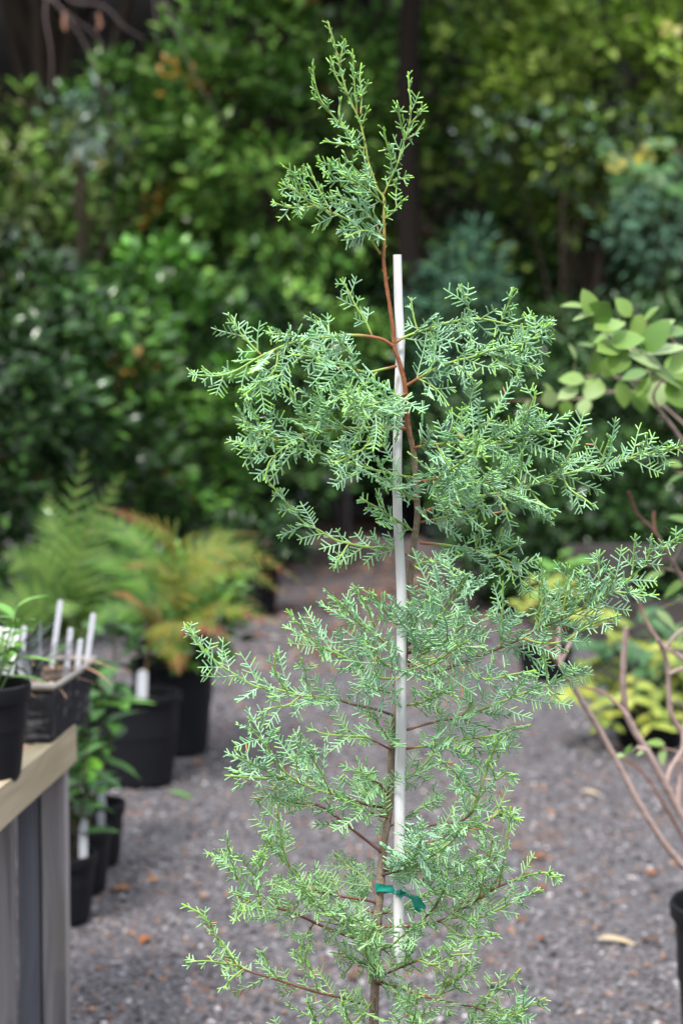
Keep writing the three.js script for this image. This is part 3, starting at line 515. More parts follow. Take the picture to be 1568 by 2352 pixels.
{ // further pots
  const P = [[398, 1728, 0.135, 0.3, 'tall black pot behind the red tipped fern pot', 'mid'], [575, 1412, 0.155, 0.28, 'black pot under the right fronds of the red tipped fern', 'dark'], [672, 1288, 0.13, 0.3, 'black pot with a white tag at the far left side of the path', 'dark'], [905, 1232, 0.15, 0.26, 'black pot at the far end of the path behind the stake', 'dark'], [1010, 1240, 0.15, 0.26, 'black pot at the far end of the path right of the stake', 'mid'], [1160, 1390, 0.13, 0.27, 'black pot at the right of the path behind the drooping branch', 'dark']];
  P.forEach(([px, py, R, H, label, tone], i) => {
    const c = onGround(px, py), o = shrub('potted_evergreen', label, 'potted plant', 'pots along the path', V(c.x, 0, c.z), { rx: [0.2, 0.3, 0.25, 0.3, 0.28, 0.2][i], ry: [0.16, 0.14, 0.3, 0.3, 0.3, 0.22][i], cy: H + [0.14, 0.1, 0.3, 0.3, 0.3, 0.28][i], n: 700, leaf: LG.oval, len: 0.055, tone: tones[tone], trunk: 0.01, clump: 0.07, per: 14, limbs: 6 });
    addPot(o, R, H);
  });
  const p = at(690, 1262, 12.2); tagStick('white tag on the black pot at the far left of the path', null, V(p.x, 0.3, -12.42), 0.2, 0.05, [0.02, -0.1]);
  for (const [px, py, D, s] of [[590, 1090, 12.5, 0.05], [618, 1112, 12.4, 0.04], [655, 1095, 12.4, 0.035]]) { /* blossom heads beside the far table */
    const mb = new MB(), c = at(px, py, D); const t = thing('flower_stem', 'small ' + (s > 0.045 ? 'salmon pink' : s > 0.037 ? 'orange' : 'red') + ' flower head in the dark shrubs left of the path', 'flower', null, V(c.x, 0, c.z));
    mb.tube([V(0, 0.02, 0), V(0.01, c.y * 0.6, 0), V(0, c.y, 0)], () => 0.003, 5, [0.05, 0.1, 0.03]); put('stem', mb.geo(), M.vtwig, t);
    for (let k = 0; k < 9; k++) { const a = k * 0.7; leafMesh(t, LG.round, lm(s > 0.037 ? 0.5 : 0.45, s > 0.045 ? 0.2 : s > 0.037 ? 0.16 : 0.03, s > 0.045 ? 0.14 : 0.04, 0.2), V(0, c.y, 0), V(Math.cos(a), 0.4, Math.sin(a)), UP, s, 'petal'); }
  }
}
// ------------------------------------------------------------------ fallen leaves
{
  const N = 2600, im = new THREE.InstancedMesh(LG.oval, softLeaf, N), q = new THREE.Quaternion(), mm = new THREE.Matrix4(), c = new THREE.Color(), cs = [[0.2, 0.09, 0.055], [0.14, 0.065, 0.045], [0.26, 0.14, 0.08], [0.1, 0.055, 0.04], [0.34, 0.24, 0.16]];
  for (let i = 0; i < N; i++) {
    const D = 7.6 + 8.4 * Math.pow(rnd(), 0.8), x = gauss() * 0.75 + 0.15 + 0.5 * (vnoise(D * 1.7, 4) - 0.5), th = rr(0, 6.3), s = rr(0.025, 0.06);
    im.setMatrixAt(i, mm.compose(V(x, 0.007, -D), aim(V(Math.cos(th), rr(0, 0.2), Math.sin(th)), V(rr(-0.3, 0.3), 1, rr(-0.3, 0.3)), q), V(s, s, s))); const a = cs[Math.floor(rnd() * 5)], f = rr(0.7, 1.3); im.setColorAt(i, c.setRGB(a[0] * f, a[1] * f, a[2] * f));
  }
  im.name = 'leaf_litter'; im.receiveShadow = im.castShadow = true; scene.add(im); tag(im, 'reddish brown leaf litter over the far part of the path', 'leaf litter', null, 'stuff');
}
{
  const G = 'fallen leaves scattered over the gravel', spots = [];
  for (let k = 0; k < 95; k++) { const D = 3.7 + Math.pow(rnd(), 1.1) * 6, px = rr(280, 1560); const x = gx(px, D); if (D > 5.4 && px > 1290) continue; if (px < 430 && D > 4.6) continue; spots.push([V(x, 0.011, -D), rr(0.022, 0.05), Math.floor(rnd() * 4)]); }
  for (let k = 0; k < 30; k++) { const D = rr(8.0, 11); spots.push([V(gx(rr(640, 1130), D), 0.008, -D), rr(0.05, 0.11), Math.floor(rnd() * 3)]); }
  for (const [p, s, m] of spots) { const th = rr(0, 6.3), o = leafMesh(null, rnd() < 0.5 ? LG.round : LG.oval, LM.litter[m], p, V(Math.cos(th), rr(-0.05, 0.2), Math.sin(th)), V(rr(-0.3, 0.3), 1, rr(-0.3, 0.3)), s, 'fallen_leaf'); tag(o, 'small brown fallen leaf lying on the gravel', 'fallen leaf', G); }
  const c = onGround(1412, 2170), o = leafMesh(null, Glance, LM.litter[4], V(c.x - 0.04, 0.013, c.z), V(1, 0.1, 0.06), UP, 0.105, 'fallen_leaf'); tag(o, 'pale straw coloured narrow leaf on the gravel at lower right', 'fallen leaf', G);
  const c2 = onGround(1333, 1826), o2 = leafMesh(null, LG.oval, LM.litter[4], V(c2.x, 0.013, c2.z), V(1, 0.05, 0.5), UP, 0.06, 'fallen_leaf'); tag(o2, 'pale tan leaf on the gravel below the variegated shrub', 'fallen leaf', G);
  const c3 = onGround(385, 1829), o3 = leafMesh(null, LG.lance, LM.herb[0], V(c3.x, 0.013, c3.z), V(1, 0.1, 0.4), UP, 0.085, 'fallen_leaf'); tag(o3, 'fresh green fallen leaf on the gravel by the tall fern pot', 'fallen leaf', G);
}
// ------------------------------------------------------------------ shrub with round leaves at right front, in a black pot
{
  const c = V(gx(1742, 3.25), 0, -3.25), H = 0.3, t = thing('round_leaved_shrub', 'twiggy shrub with round pale green leaves in a black pot at right', 'potted plant', null, c); addPot(t, 0.135, H);
  const W = (x, y, D = 3.15) => at(x, y, D).sub(c), b = V(0, H - 0.04, 0);
  const bark = [0.44, 0.335, 0.31], red = [0.2, 0.1, 0.075];
  const stem = (pts, D, r0, r1, c0 = bark, c1 = bark, root = false) => { const P = curve([...(root ? [b] : []), ...pts.map(([x, y], k) => W(x, y, Array.isArray(D) ? lerp(D[0], D[1], k / (pts.length - 1)) : D))], 26), mb = new MB(); mb.tube(P, (s) => lerp(r0, r1, s) * 0.78 * (1 + 0.12 * Math.max(0, Math.sin(s * 38))), 8, (s) => mix3(c0, c1, s)); put('stem', mb.geo(), M.bark, t); return P; };
  stem([[1568, 1990], [1490, 1885], [1390, 1702], [1335, 1610], [1288, 1530], [1240, 1475]], [3.2, 3.0], 0.0078, 0.0052, bark, bark, true);
  stem([[1287, 1527], [1280, 1482], [1285, 1430], [1278, 1390]], 3.0, 0.0045, 0.0025); stem([[1288, 1520], [1312, 1470], [1330, 1440]], 3.02, 0.0042, 0.002);
  stem([[1568, 1877], [1528, 1805], [1492, 1737], [1442, 1651], [1432, 1600], [1431, 1521], [1437, 1444]], [3.22, 3.1], 0.0085, 0.0062, bark, bark, true);
  stem([[1440, 1645], [1424, 1624], [1379, 1588], [1334, 1577]], 3.12, 0.0045, 0.002, bark, red); stem([[1482, 1722], [1462, 1716]], 3.12, 0.004, 0.0035);
  stem([[1528, 1805], [1540, 1765], [1568, 1722], [1600, 1680]], 3.2, 0.006, 0.004); stem([[1556, 1850], [1560, 1780], [1568, 1700], [1580, 1600]], 3.22, 0.006, 0.004);
  stem([[1590, 1960], [1530, 1860], [1470, 1770], [1420, 1737], [1395, 1728]], 3.4, 0.004, 0.002, red, red, true);
  stem([[1600, 1800], [1568, 1690], [1540, 1640], [1533, 1545], [1523, 1494], [1509, 1470]], [3.25, 3.15], 0.007, 0.0045, bark, bark, true);
  stem([[1640, 1560], [1568, 1512], [1520, 1480], [1483, 1426], [1469, 1390], [1455, 1350]], 3.2, 0.005, 0.0025, bark, red); stem([[1522, 1497], [1545, 1465], [1570, 1445], [1610, 1420]], 3.18, 0.004, 0.003); stem([[1534, 1548], [1568, 1535], [1620, 1530]], 3.18, 0.004, 0.003);
  stem([[1640, 1480], [1568, 1335], [1537, 1279], [1501, 1220], [1465, 1184], [1442, 1130]], [3.3, 3.1], 0.0048, 0.0028, bark, red); stem([[1503, 1224], [1500, 1190], [1501, 1175]], 3.14, 0.003, 0.0028, red, red);
  stem([[1645, 1180], [1568, 1017], [1510, 936], [1500, 905], [1520, 870]], [3.3, 3.1], 0.0045, 0.0025, bark, bark, false);
  // arching leafy twigs of the upper right: each with its round leaves
  const twig = (pts, D, lf) => {
    const P = stem(pts, D, 0.0024, 0.0011, bark, [0.22, 0.13, 0.09]);
    for (const [x, y, s, dx, dy, k] of lf) {
      const tip = W(x, y, Array.isArray(D) ? D[1] : D); let best = P[0]; for (const q of P) if (q.distanceTo(tip) < best.distanceTo(tip)) best = q;
      const dir = V(dx, dy, rr(-0.2, 0.6)).normalize(), sz = s * 0.00068, base = V().copy(tip).addScaledVector(dir, -sz * 0.5), mb = new MB(); mb.tube([best, V().lerpVectors(best, base, 0.5), base], () => 0.0009, 4, [0.2, 0.22, 0.1]);
      const l = leafMesh(t, k ? Gtwo : Ground, LM.round[Math.floor(rnd() * 4)], base, dir, V(rr(-0.6, 0.6), 0.8, rr(0.1, 0.8)), sz); put('petiole', mb.geo(), M.vtwig, t); l.rotateZ(rr(-0.3, 0.3));
    }
  };
  twig([[1645, 990], [1568, 909], [1492, 846], [1447, 805], [1390, 760], [1352, 715]], [3.25, 3.0], [[1352, 695, 70, -0.3, 1], [1376, 718, 74, 0.5, 0.6], [1400, 745, 78, 0.9, 0.3], [1438, 780, 84, 0.8, 0.2], [1397, 798, 66, -1, -0.1], [1505, 771, 92, 0.5, 0.8], [1533, 800, 100, 1, 0.3], [1483, 824, 90, -0.7, 0.3], [1528, 862, 96, 0.9, -0.5], [1316, 699, 60, -1, 0.2, 1], [1340, 722, 58, -1, -0.2, 1], [1420, 830, 66, -0.5, -0.9], [1556, 905, 80, 0.6, -0.6], [1570, 830, 84, 1, 0.6]]);
  twig([[1640, 960], [1520, 880], [1440, 870], [1385, 860], [1310, 872]], [3.35, 3.25], [[1366, 833, 68, -0.3, 0.8], [1312, 870, 66, -1, 0.1], [1361, 893, 70, -0.6, -0.8], [1303, 902, 60, -1, -0.4], [1398, 842, 60, 0.3, 1], [1430, 905, 70, 0.2, -1], [1470, 920, 66, 0.3, -1], [1500, 880, 60, 0.3, 1]]);
  twig([[1600, 1000], [1480, 905], [1400, 900], [1330, 915], [1262, 918], [1140, 920]], [3.6, 3.5], [[1140, 914, 56, -1, 0.1, 1], [1262, 915, 54, -0.3, 0.8], [1205, 935, 44, -0.4, -0.6, 1], [1300, 940, 50, 0, -1], [1340, 935, 52, -0.2, -1], [1316, 807, 48, -0.3, 1, 1], [1345, 790, 44, -1, 0.4, 1], [1260, 890, 40, -0.6, 0.9, 1]]);
  twig([[1645, 900], [1590, 830], [1530, 770], [1470, 735], [1430, 715]], [3.3, 3.2], [[1432, 705, 60, -0.6, 0.8], [1462, 752, 66, -0.3, -0.8], [1490, 722, 62, 0.6, 0.8], [1520, 745, 70, 0.8, 0.5], [1545, 760, 78, 1, 0.2], [1556, 845, 80, 0.4, -0.9], [1510, 905, 70, -0.2, -1], [1455, 860, 68, -0.9, -0.2], [1475, 885, 60, -0.6, -0.7, 1], [1415, 765, 58, -1, 0.1], [1380, 775, 52, -0.9, -0.4, 1]]);
  twig([[1640, 1130], [1600, 1095], [1560, 1085], [1540, 1075]], 3.2, [[1546, 1064, 52, -1, 0.3, 1], [1552, 1095, 56, -1, -0.3, 1]]);
  twig([[1645, 1400], [1590, 1330], [1500, 1300], [1420, 1290]], 3.3, [[1500, 1320, 70, -1, -0.2, 1], [1545, 1350, 72, -0.8, -0.5, 1], [1562, 1190, 66, -1, 0.4, 1], [1530, 1420, 70, 0.8, -0.6, 1], [1560, 1460, 60, 0.3, -1, 1]]);
  twig([[1600, 1740], [1530, 1720], [1470, 1712]], 3.3, [[1478, 1722, 50, -1, -0.3, 1], [1505, 1705, 52, -1, 0.2, 1], [1520, 1735, 52, -0.3, -1, 1], [1420, 1735, 36, -1, 0, 1], [1440, 1722, 34, 0.4, 1, 1]]);
}
// ------------------------------------------------------------------ variegated shrub on the ground behind it
{
  const c = onGround(1490, 1715), H = 0.13, t = thing('variegated_shrub', 'low shrub with yellow edged leaves in a pot behind the bare stems at right', 'potted plant', null, V(c.x, 0, c.z)); addPot(t, 0.12, H);
  const mb = new MB(), Gv = leafGeo(1, 0.5, 0.2, 0.25, 5), Gt = leafGeo(1, 0.5, 0.2, 0.25, 5, 0.75, [[0.17, 0.25, 0.05], [0.37, 0.38, 0.06]]);
  let n = 0;
  for (let k = 0; k < 36; k++) {
    const a = k * 2.4, low = k % 2, r = low ? rr(0.2, 0.3) : 0.26 * Math.sqrt(rnd()), top = V(Math.cos(a) * r, low ? rr(0.05, 0.2) : rr(0.2, 0.44), (low && k % 6 !== 1 ? Math.abs(Math.sin(a)) : Math.sin(a)) * r * 0.9), base = V(Math.cos(a) * 0.03, H - 0.04, Math.sin(a) * 0.03);
    const pts = curve([base, V().lerpVectors(base, top, 0.5).add(V(0, 0.1, 0)), top], 8); mb.tube(pts, (s) => 0.003 - 0.0018 * s, 5, [0.1, 0.1, 0.04]);
    const green = k % 4 === 2;
    for (let j = 0; j < 8; j++) { const th = j * 1.57 + (j >> 1) * 0.5 + k, p = pts[clamp(3 + j, 0, 8)], gr = green || j < 1; leafMesh(t, gr ? Gv : Gt, (gr ? LM.vgreen : LM.varieg)[(j + k) % (gr ? 2 : 3)], p, V(Math.cos(th), rr(-0.5, 0.2), Math.sin(th)), V(rr(-0.35, 0.35), 1, rr(0.1, 1)), rr(0.055, 0.092)); n++; }
  }
  put('stems', mb.geo(), M.vbark, t);
  // a second one further back, by the table
  const c2 = onGround(1250, 1560), t2 = thing('variegated_shrub', 'small yellow green leaved shrub in a pot left of the grey trestle', 'potted plant', null, V(c2.x, 0, c2.z)); addPot(t2, 0.11, H);
  const m2 = new MB();
  for (let k = 0; k < 9; k++) {
    const a = k * 2.4, top = at([1289, 1321, 1262, 1210, 1240, 1225, 1300, 1270, 1200][k], [1275, 1288, 1296, 1345, 1325, 1370, 1340, 1330, 1390][k], -c2.z + rr(-0.15, 0.15)).sub(t2.position), base = V(Math.cos(a) * 0.03, H - 0.04, Math.sin(a) * 0.03);
    const pts = curve([base, V().lerpVectors(base, top, 0.5).add(V(0.03, 0.02, 0)), top], 8); m2.tube(pts, (s) => 0.003 - 0.0018 * s, 5, [0.2, 0.13, 0.08]);
    for (let j = 0; j < 7; j++) { const th = j * 2.3 + k, p = pts[clamp(4 + Math.ceil(j * 0.7), 0, 8)]; leafMesh(t2, k < 3 ? Gv : Gt, (k < 3 ? LM.herb : LM.varieg)[(j + k) % 2], p, V(Math.cos(th), rr(-0.2, 0.5), Math.sin(th)), V(rr(-0.35, 0.35), 0.8, 0.6), rr(0.05, 0.085)); }
  }
  put('stems', m2.geo(), M.vbark, t2);
}
// ------------------------------------------------------------------ a yellowing vine in the upper right and bare twigs in the upper left
{
  const t = thing('yellow_leaved_vine', 'vine with yellow lobed leaves hanging in the upper right', 'vine', null, V(gx(1600, 9.5), 0, -9.5)), W = (x, y, D = 9.5) => at(x, y, D).sub(t.position), mb = new MB();
  mb.tube(curve([V(0, 0, 0), W(1640, 900), W(1600, 400), W(1520, 330), W(1400, 380)], 24), (s) => 0.012 - 0.009 * s, 6, [0.1, 0.07, 0.05]); put('stem', mb.geo(), M.vbark, t);
  const yl = [lm(0.3, 0.27, 0.04), lm(0.26, 0.25, 0.05), lm(0.22, 0.24, 0.05)];
  for (const [x, y] of [[1405, 372], [1425, 385], [1415, 360], [1480, 342], [1495, 350], [1468, 360], [1488, 335], [1440, 372], [1530, 62], [1545, 78], [1520, 50], [1555, 60]]) leafMesh(t, Ground, yl[Math.floor(rnd() * 3)], W(x, y), V(rr(-1, 1), rr(-1, 0.2), rr(0, 0.6)), V(rr(-0.3, 0.3), 0.5, 1), 0.055);
  const gl = LM.round; for (let k = 0; k < 30; k++) leafMesh(t, Ground, LM.broad[k % 3], W(rr(1380, 1568), rr(330, 440), 9.5 + rr(0, 0.5)), V(rr(-1, 1), rr(-1, 0.2), rr(0, 0.6)), V(rr(-0.3, 0.3), 0.7, 1), 0.08);
}
{
  const lines = [[[[110, -60], [105, 40], [118, 120], [118, 210]], 'pale bare twig hanging straight down at the far upper left', 0.008], [[[60, -70], [140, 20], [200, 110], [245, 240], [270, 330]], 'long thin reddish bare twig slanting down in the upper left', 0.006], [[[120, -10], [180, 50], [215, 75], [245, 120]], 'short bare twig bending right in the upper left', 0.007], [[[150, -10], [240, 15], [285, 60], [330, 90]], 'arched bare twig in the dark of the upper left', 0.006], [[[350, -60], [358, 40], [360, 110]], 'straight bare twig left of a forked one at the top', 0.006], [[[370, -60], [390, 40], [420, 110], [455, 190], [520, 290]], 'long curved bare twig at the top left of centre', 0.006], [[[360, -40], [400, 40], [480, 100], [560, 125]], 'thin bare twig slanting right at the top left of centre', 0.004]];
  lines.forEach(([pts, label, r], i) => {
    const D = 9 + (i % 3) * 0.4, W = (x, y) => at(x, y, D), up = W(pts[0][0] - 20, pts[0][1] - 320 - 40 * i), t = thing('hanging_twig', label, 'twig', 'bare twigs hanging from the trees', up), mb = new MB();
    mb.tube(curve([V(0, 0, 0), ...pts.map(([x, y]) => W(x, y).sub(up))], 28), (s) => r * 0.6 * (1.2 - 0.8 * s), 6, [0.13, 0.1, 0.1]); put('stem', mb.geo(), M.vbark, t);
    if (i === 1 || i === 2) for (let k = 0; k < 4; k++) leafMesh(t, LG.oval, lm(0.26, 0.13, 0.09, 0.1, 0.7), W(i === 1 ? 148 : 228, 28 + 9 * k).sub(up), V(rr(-0.5, 0.5), -1, 0.2), V(0, 0.2, 1), 0.036);
  });
  // the bough they hang from, above the frame
  const B = at(230, -420, 9.3), t = thing('overhanging_bough', 'bare bough above the frame that carries the hanging twigs', 'branch', null, V(B.x - 3, B.y, B.z)), mb = new MB(); mb.tube(curve([V(-2, -0.1, 0), V(1, 0.1, 0), V(3, 0, 0.1), V(4.6, 0.2, 0)], 16), (s) => 0.06 - 0.04 * s, 8, [0.06, 0.045, 0.04]); put('stem', mb.geo(), M.vbark, t);
}
// ------------------------------------------------------------------ the cypress sapling, its stake and tie
{
  const D0 = 2.0, base = V(gx(868, D0), 0, -D0);
  const t = thing('cypress_sapling', 'young blue green cypress sapling with feathery branches tied to a cane', 'sapling', null, base);
  const W = (x, y, z = 0) => at(x, y, D0 - z).sub(base);
  addPot(t, 0.14, 0.29);
  // main stem: [x, y, towards the viewer in metres, radius in mm]
  const ST = [[868, 3330, -0.004, 7], [860, 2800, -0.006, 6.2], [858, 2351, -0.008, 5.2], [863, 2216, -0.008, 5], [866, 2117, -0.008, 4.9], [873, 2034, -0.008, 4.7], [880, 1945, -0.01, 4.5], [894, 1851, -0.012, 4.1], [900, 1704, -0.013, 3.8], [909, 1631, -0.014, 3.7], [925, 1530, -0.014, 3.5], [936, 1466, -0.013, 3.4], [943, 1385, -0.01, 3.5], [941, 1341, -0.008, 3.5], [945, 1292, -0.006, 3.5], [951, 1239, -0.003, 3.5], [958, 1192, 0, 3.5], [955, 1122, 0.003, 3.3], [949, 1038, 0.006, 3.1], [938, 987, 0.009, 3], [933, 932, 0.011, 2.8], [929, 881, 0.012, 2.6], [916, 830, 0.013, 2.4], [906, 800, 0.013, 2.3], [903, 764, 0.012, 2.2], [894, 698, 0.009, 2.1], [885, 640, 0.006, 2], [881, 596, 0.004, 1.9], [882, 556, 0.003, 1.75], [881, 503, 0.002, 1.6], [881, 455, 0, 1.5], [867, 435, 0, 1.25], [857, 407, 0, 1.2], [845, 370, 0, 1.1], [839, 334, 0, 1.05], [829, 290, 0, 1], [817, 258, 0, 0.95], [798, 217, 0, 0.9], [784, 169, 0, 0.8], [774, 125, 0, 0.75], [762, 80, 0, 0.7], [752, 48, 0, 0.6]];
  const bark = [0.28, 0.22, 0.17], barkD = [0.1, 0.07, 0.055], rust = [0.25, 0.098, 0.05], amber = [0.33, 0.21, 0.06], yg = [0.3, 0.4, 0.1];
  const stemCol = (y) => y > 1060 ? bark : y > 960 ? mix3(rust, bark, (y - 960) / 100) : y > 600 ? rust : y > 560 ? mix3(amber, rust, (y - 560) / 40) : y > 440 ? mix3(yg, amber, (y - 440) / 120) : yg;
  {
    const P = curve(ST.map(([x, y, z]) => W(x, y, z)), 240), ys = curve(ST.map(([, y, , r]) => V(y, r, 0)), 240), mb = new MB();
    const R = P.map((p, k) => Math.max(ys[k].y, 0.9) * 0.001 * (1 + 0.05 * Math.sin(k * 1.7) + 0.1 * (vnoise(k * 0.45, 3) - 0.5)));
    const C = P.map((p, k) => { const y = ys[k].x, c = stemCol(y), f = y > 1000 ? 0.75 + 0.5 * vnoise(k * 1.3, 9) : 0.9 + 0.2 * vnoise(k * 0.9, 5); return [c[0] * f, c[1] * f, c[2] * f]; });
    mb.tube(P, R, 10, (s) => C[Math.round(s * 240)]);
    // small bud scales on the young stem
    for (let k = 150; k < 238; k += 2) {
      const ax = V().subVectors(P[k + 1], P[k - 1]).normalize(), th = k * 1.2, n = V(Math.cos(th), 0.2, Math.sin(th)), p = V().copy(P[k]).addScaledVector(n, R[k] * 0.9), y = ys[k].x;
      mb.tube([p, V().copy(p).addScaledVector(n, 0.0012).addScaledVector(ax, 0.0012), V().copy(p).addScaledVector(n, 0.002).addScaledVector(ax, 0.0026)], [0.0009, 0.0007, 0.0002], 4, y > 600 ? amber : [0.25, 0.36, 0.13], false);
    }
    put('stem', mb.geo(), M.bark, t);
  }
  const stemAt = (y) => { for (let k = 0; k < ST.length - 1; k++) if (y <= ST[k][1] && y >= ST[k + 1][1]) { const s = (ST[k][1] - y) / (ST[k][1] - ST[k + 1][1]); return lerp(ST[k][2], ST[k + 1][2], s); } return 0; };
  // foliage colours: waxy blue green, green, fresh tips, yellowing old twigs, dead twigs
  const WAX = [0.29, 0.5, 0.34], GRN = [0.11, 0.31, 0.075], TIP = [0.3, 0.58, 0.045], OLD = [0.3, 0.45, 0.14], DEAD = [0.4, 0.21, 0.1];
  const branches = [];
  let cur;
  // one scale-clad twiglet: a short four sided tube with a bumpy outline
  function twiglet(mb, p, dir, L, r, c0, c1, bend) {
    const n = Math.max(2, Math.min(5, Math.round(L / 0.0035))), pts = [], rad = [];
    for (let k = 0; k <= n; k++) { const s = k / n; pts.push(V().copy(p).addScaledVector(dir, L * s).addScaledVector(bend, L * s * s)); rad.push(r * (1 - 0.12 * s) * (k % 2 ? 1.16 : 0.84)); }
    mb.tube(pts, rad, 4, (s) => mix3(c0, c1, s));
    return pts;
  }
  function spray(p0, dir, L, side, col, tipness, o) { // a shoot of length L with twiglets left and right in its own plane
    const mb = new MB(), n = Math.max(3, Math.ceil(L / 0.006)), bend = V(rr(-0.06, 0.06), (o.lift ?? 0.1) * rr(0, 1), rr(-0.06, 0.06)), pts = [];
    for (let k = 0; k <= n; k++) { const s = k / n; pts.push(V().copy(p0).addScaledVector(dir, L * s).addScaledVector(bend, L * s * s * 0.8).addScaledVector(side, L * 0.02 * Math.sin(s * 5 + L * 300))); }
    const f = rr(0.85, 1.15), base = col.map((x) => x * f), tip = mix3(base, TIP, tipness), rs = clamp(0.0006 + L * 0.006, 0.00075, 0.0012);
    const stemC = mix3(base, yg, 0.55);
    mb.tube(pts, (s) => rs * (1 - 0.2 * s) * (1 + 0.1 * Math.sin(s * n * 3.1)), 5, (s) => s < 0.6 ? mix3(stemC, base, s / 0.6) : mix3(base, tip, (s - 0.6) / 0.4));
    let q = 0;
    for (let d = 0.003 + rnd() * 0.004; d < L - 0.003; d += o.gap * rr(0.75, 1.3), q++) {
      const s = d / L, k = Math.min(n - 1, Math.floor(s * n)), ax = V().subVectors(pts[k + 1], pts[k]).normalize(), p = V().lerpVectors(pts[k], pts[k + 1], s * n - k);
      const nor = V().crossVectors(ax, side).normalize();
      for (const sg of rnd() < o.pair ? [-1, 1] : [q % 2 ? 1 : -1]) {
        const roll = gauss() * 0.36, lat = V().copy(side).multiplyScalar(sg * Math.cos(roll)).addScaledVector(nor, Math.sin(roll)), an = rr(0.78, 1.12);
        const dd = V().copy(ax).multiplyScalar(Math.cos(an)).addScaledVector(lat, Math.sin(an)).normalize(), l = clamp((L - d) * 0.6 + 0.005, 0.0055, o.tw) * rr(0.6, 1.15);
        const c1 = rnd() < tipness * (0.45 + 0.75 * s) ? mix3(base, TIP, rr(0.55, 1)) : mix3(base, rnd() < 0.5 ? WAX : GRN, 0.5), g = rr(0.85, 1.15), c0 = base.map((x) => x * g), dead = rnd() < o.dead;
        const tp = twiglet(mb, p, dd, l, rr(0.00072, 0.00088), dead ? DEAD : c0, dead ? DEAD : c1, V(0, rr(-0.03, 0.1), 0));
        if (l > 0.013 && rnd() < 0.35) for (let e = 0; e < 2; e++) { const sd = V().crossVectors(dd, nor).multiplyScalar(e % 2 ? 1 : -1), d2 = V().copy(dd).multiplyScalar(0.72).addScaledVector(sd, 0.7).addScaledVector(nor, rr(-0.3, 0.3)).normalize(), h = V().lerpVectors(tp[0], tp[tp.length - 1], 0.35 + 0.2 * e); twiglet(mb, h, d2, rr(0.0045, 0.008), 0.00082, c0, c1, V(0, 0.1, 0)); }
      }
    }
    return mb;
  }
  // branch: path as surveyed, depth of its tip towards the viewer, options
  function branch(path, dz, o = {}) {
    o = { L: 0.05, bare: 0.1, sp: 0.0094, gap: 0.0047, tw: 0.0112, pair: 0.6, r: 1.9, dead: 0.004, wood: 0.2, up: 0.25, wax: 0.62, tip: 0.42, lift: 0.12, old: 0, ...o };
    const z0 = o.z0 ?? stemAt(path[0][1]), N = path.length;
    const P0 = path.map(([x, y], k) => W(x, y, z0 + dz * Math.pow(k / (N - 1), 0.9))), len = P0.reduce((a, p, k) => k ? a + p.distanceTo(P0[k - 1]) : 0, 0), n = Math.max(8, Math.ceil(len / 0.006)), P = curve(P0, n);
    const mb = new MB(), rb = o.r * 0.001, redW = o.wood, woodC = o.woodC ?? rust;
    mb.tube(P, (s) => lerp(rb, 0.00088, Math.pow(s, 0.8)) * (1 + 0.07 * Math.sin(s * n * 2.3)), 7, (s) => { const g = mix3(yg, GRN, 0.35 * s + 0.15); return s < redW ? woodC : s < redW + 0.1 ? mix3(woodC, g, (s - redW) / 0.1) : s > 0.9 ? mix3(g, TIP, (s - 0.9) * 8 > 1 ? 1 : (s - 0.9) * 8) : g; });
    const b = put('branch', mb.geo(), M.vbark, t), list = [];
    let q = 0;
    for (let d = o.bare * len; d < len - 0.003; d += o.sp * (d > len * 0.8 ? 0.6 : 1) * rr(0.7, 1.35), q++) {
      const s = d / len, k = Math.min(n - 1, Math.floor(s * n)), ax = V().subVectors(P[k + 1], P[k]).normalize(), p = V().lerpVectors(P[k], P[k + 1], s * n - k);
      let u = V().crossVectors(ax, UP); if (u.lengthSq() < 0.02) u.set(1, 0, 0); u.normalize(); const v = V().crossVectors(u, ax);
      for (const sg of rnd() < 0.5 ? [1, -1] : [q % 2 ? 1 : -1]) {
        const ph = (q % 2 ? 0.15 : 1.4) + gauss() * 0.5, rad = V().copy(u).multiplyScalar(Math.cos(ph) * sg).addScaledVector(v, Math.sin(ph) * sg), an = rr(0.65, 1.05);
        const dir = V().copy(ax).multiplyScalar(Math.cos(an)).addScaledVector(rad, Math.sin(an)).add(V(0, o.up * rr(-0.3, 1.2), 0)).normalize();
        const L = Math.max(rr(0.005, 0.0095), (o.k ?? 1) * o.L * Math.min(1, (1 - s) * 2.0 + 0.12) * Math.min(1, 0.55 + s * 1.6) * (rnd() < 0.3 ? rr(0.95, 1.35) : rr(0.35, 0.9)));
        const side = V().crossVectors(dir, ax); if (side.lengthSq() < 0.01) side.copy(u); side.normalize().applyAxisAngle(dir, rr(-0.9, 0.9) + Math.PI / 2);
        const col = mix3(mix3(GRN, WAX, clamp(o.wax + gauss() * 0.25, 0, 1)), OLD, clamp(o.old + gauss() * 0.2, 0, 1));
        list.push(spray(p, dir, L, side, col, clamp(o.tip * (0.2 + 1.2 * s) * rr(0.6, 1.5), 0, 1), o));
      }
    }
    branches.push({ b, list });
    return b;
  }
  const low = { sp: 0.0085, k: 1.05, old: 0.45, wax: 0.45, tip: 0.07, woodC: [0.17, 0.075, 0.06], wood: 0.5 }, mid = { woodC: rust };
  // leader and its upright shoots
  const top = { L: 0.016, r: 0.95, wood: 0, wax: 0.3, tip: 0.95, sp: 0.0075, up: 0.4, tw: 0.009, bare: 0.1 };
  branch([[845, 370], [829, 290], [817, 258], [798, 217], [784, 169], [774, 125], [762, 80], [752, 48]], 0, { ...top, L: 0.007, sp: 0.009, tw: 0.005 });
  branch([[881, 447], [893, 419], [913, 374], [927, 326], [939, 290], [943, 242], [939, 201], [937, 165]], 0.01, { ...top, L: 0.022 });
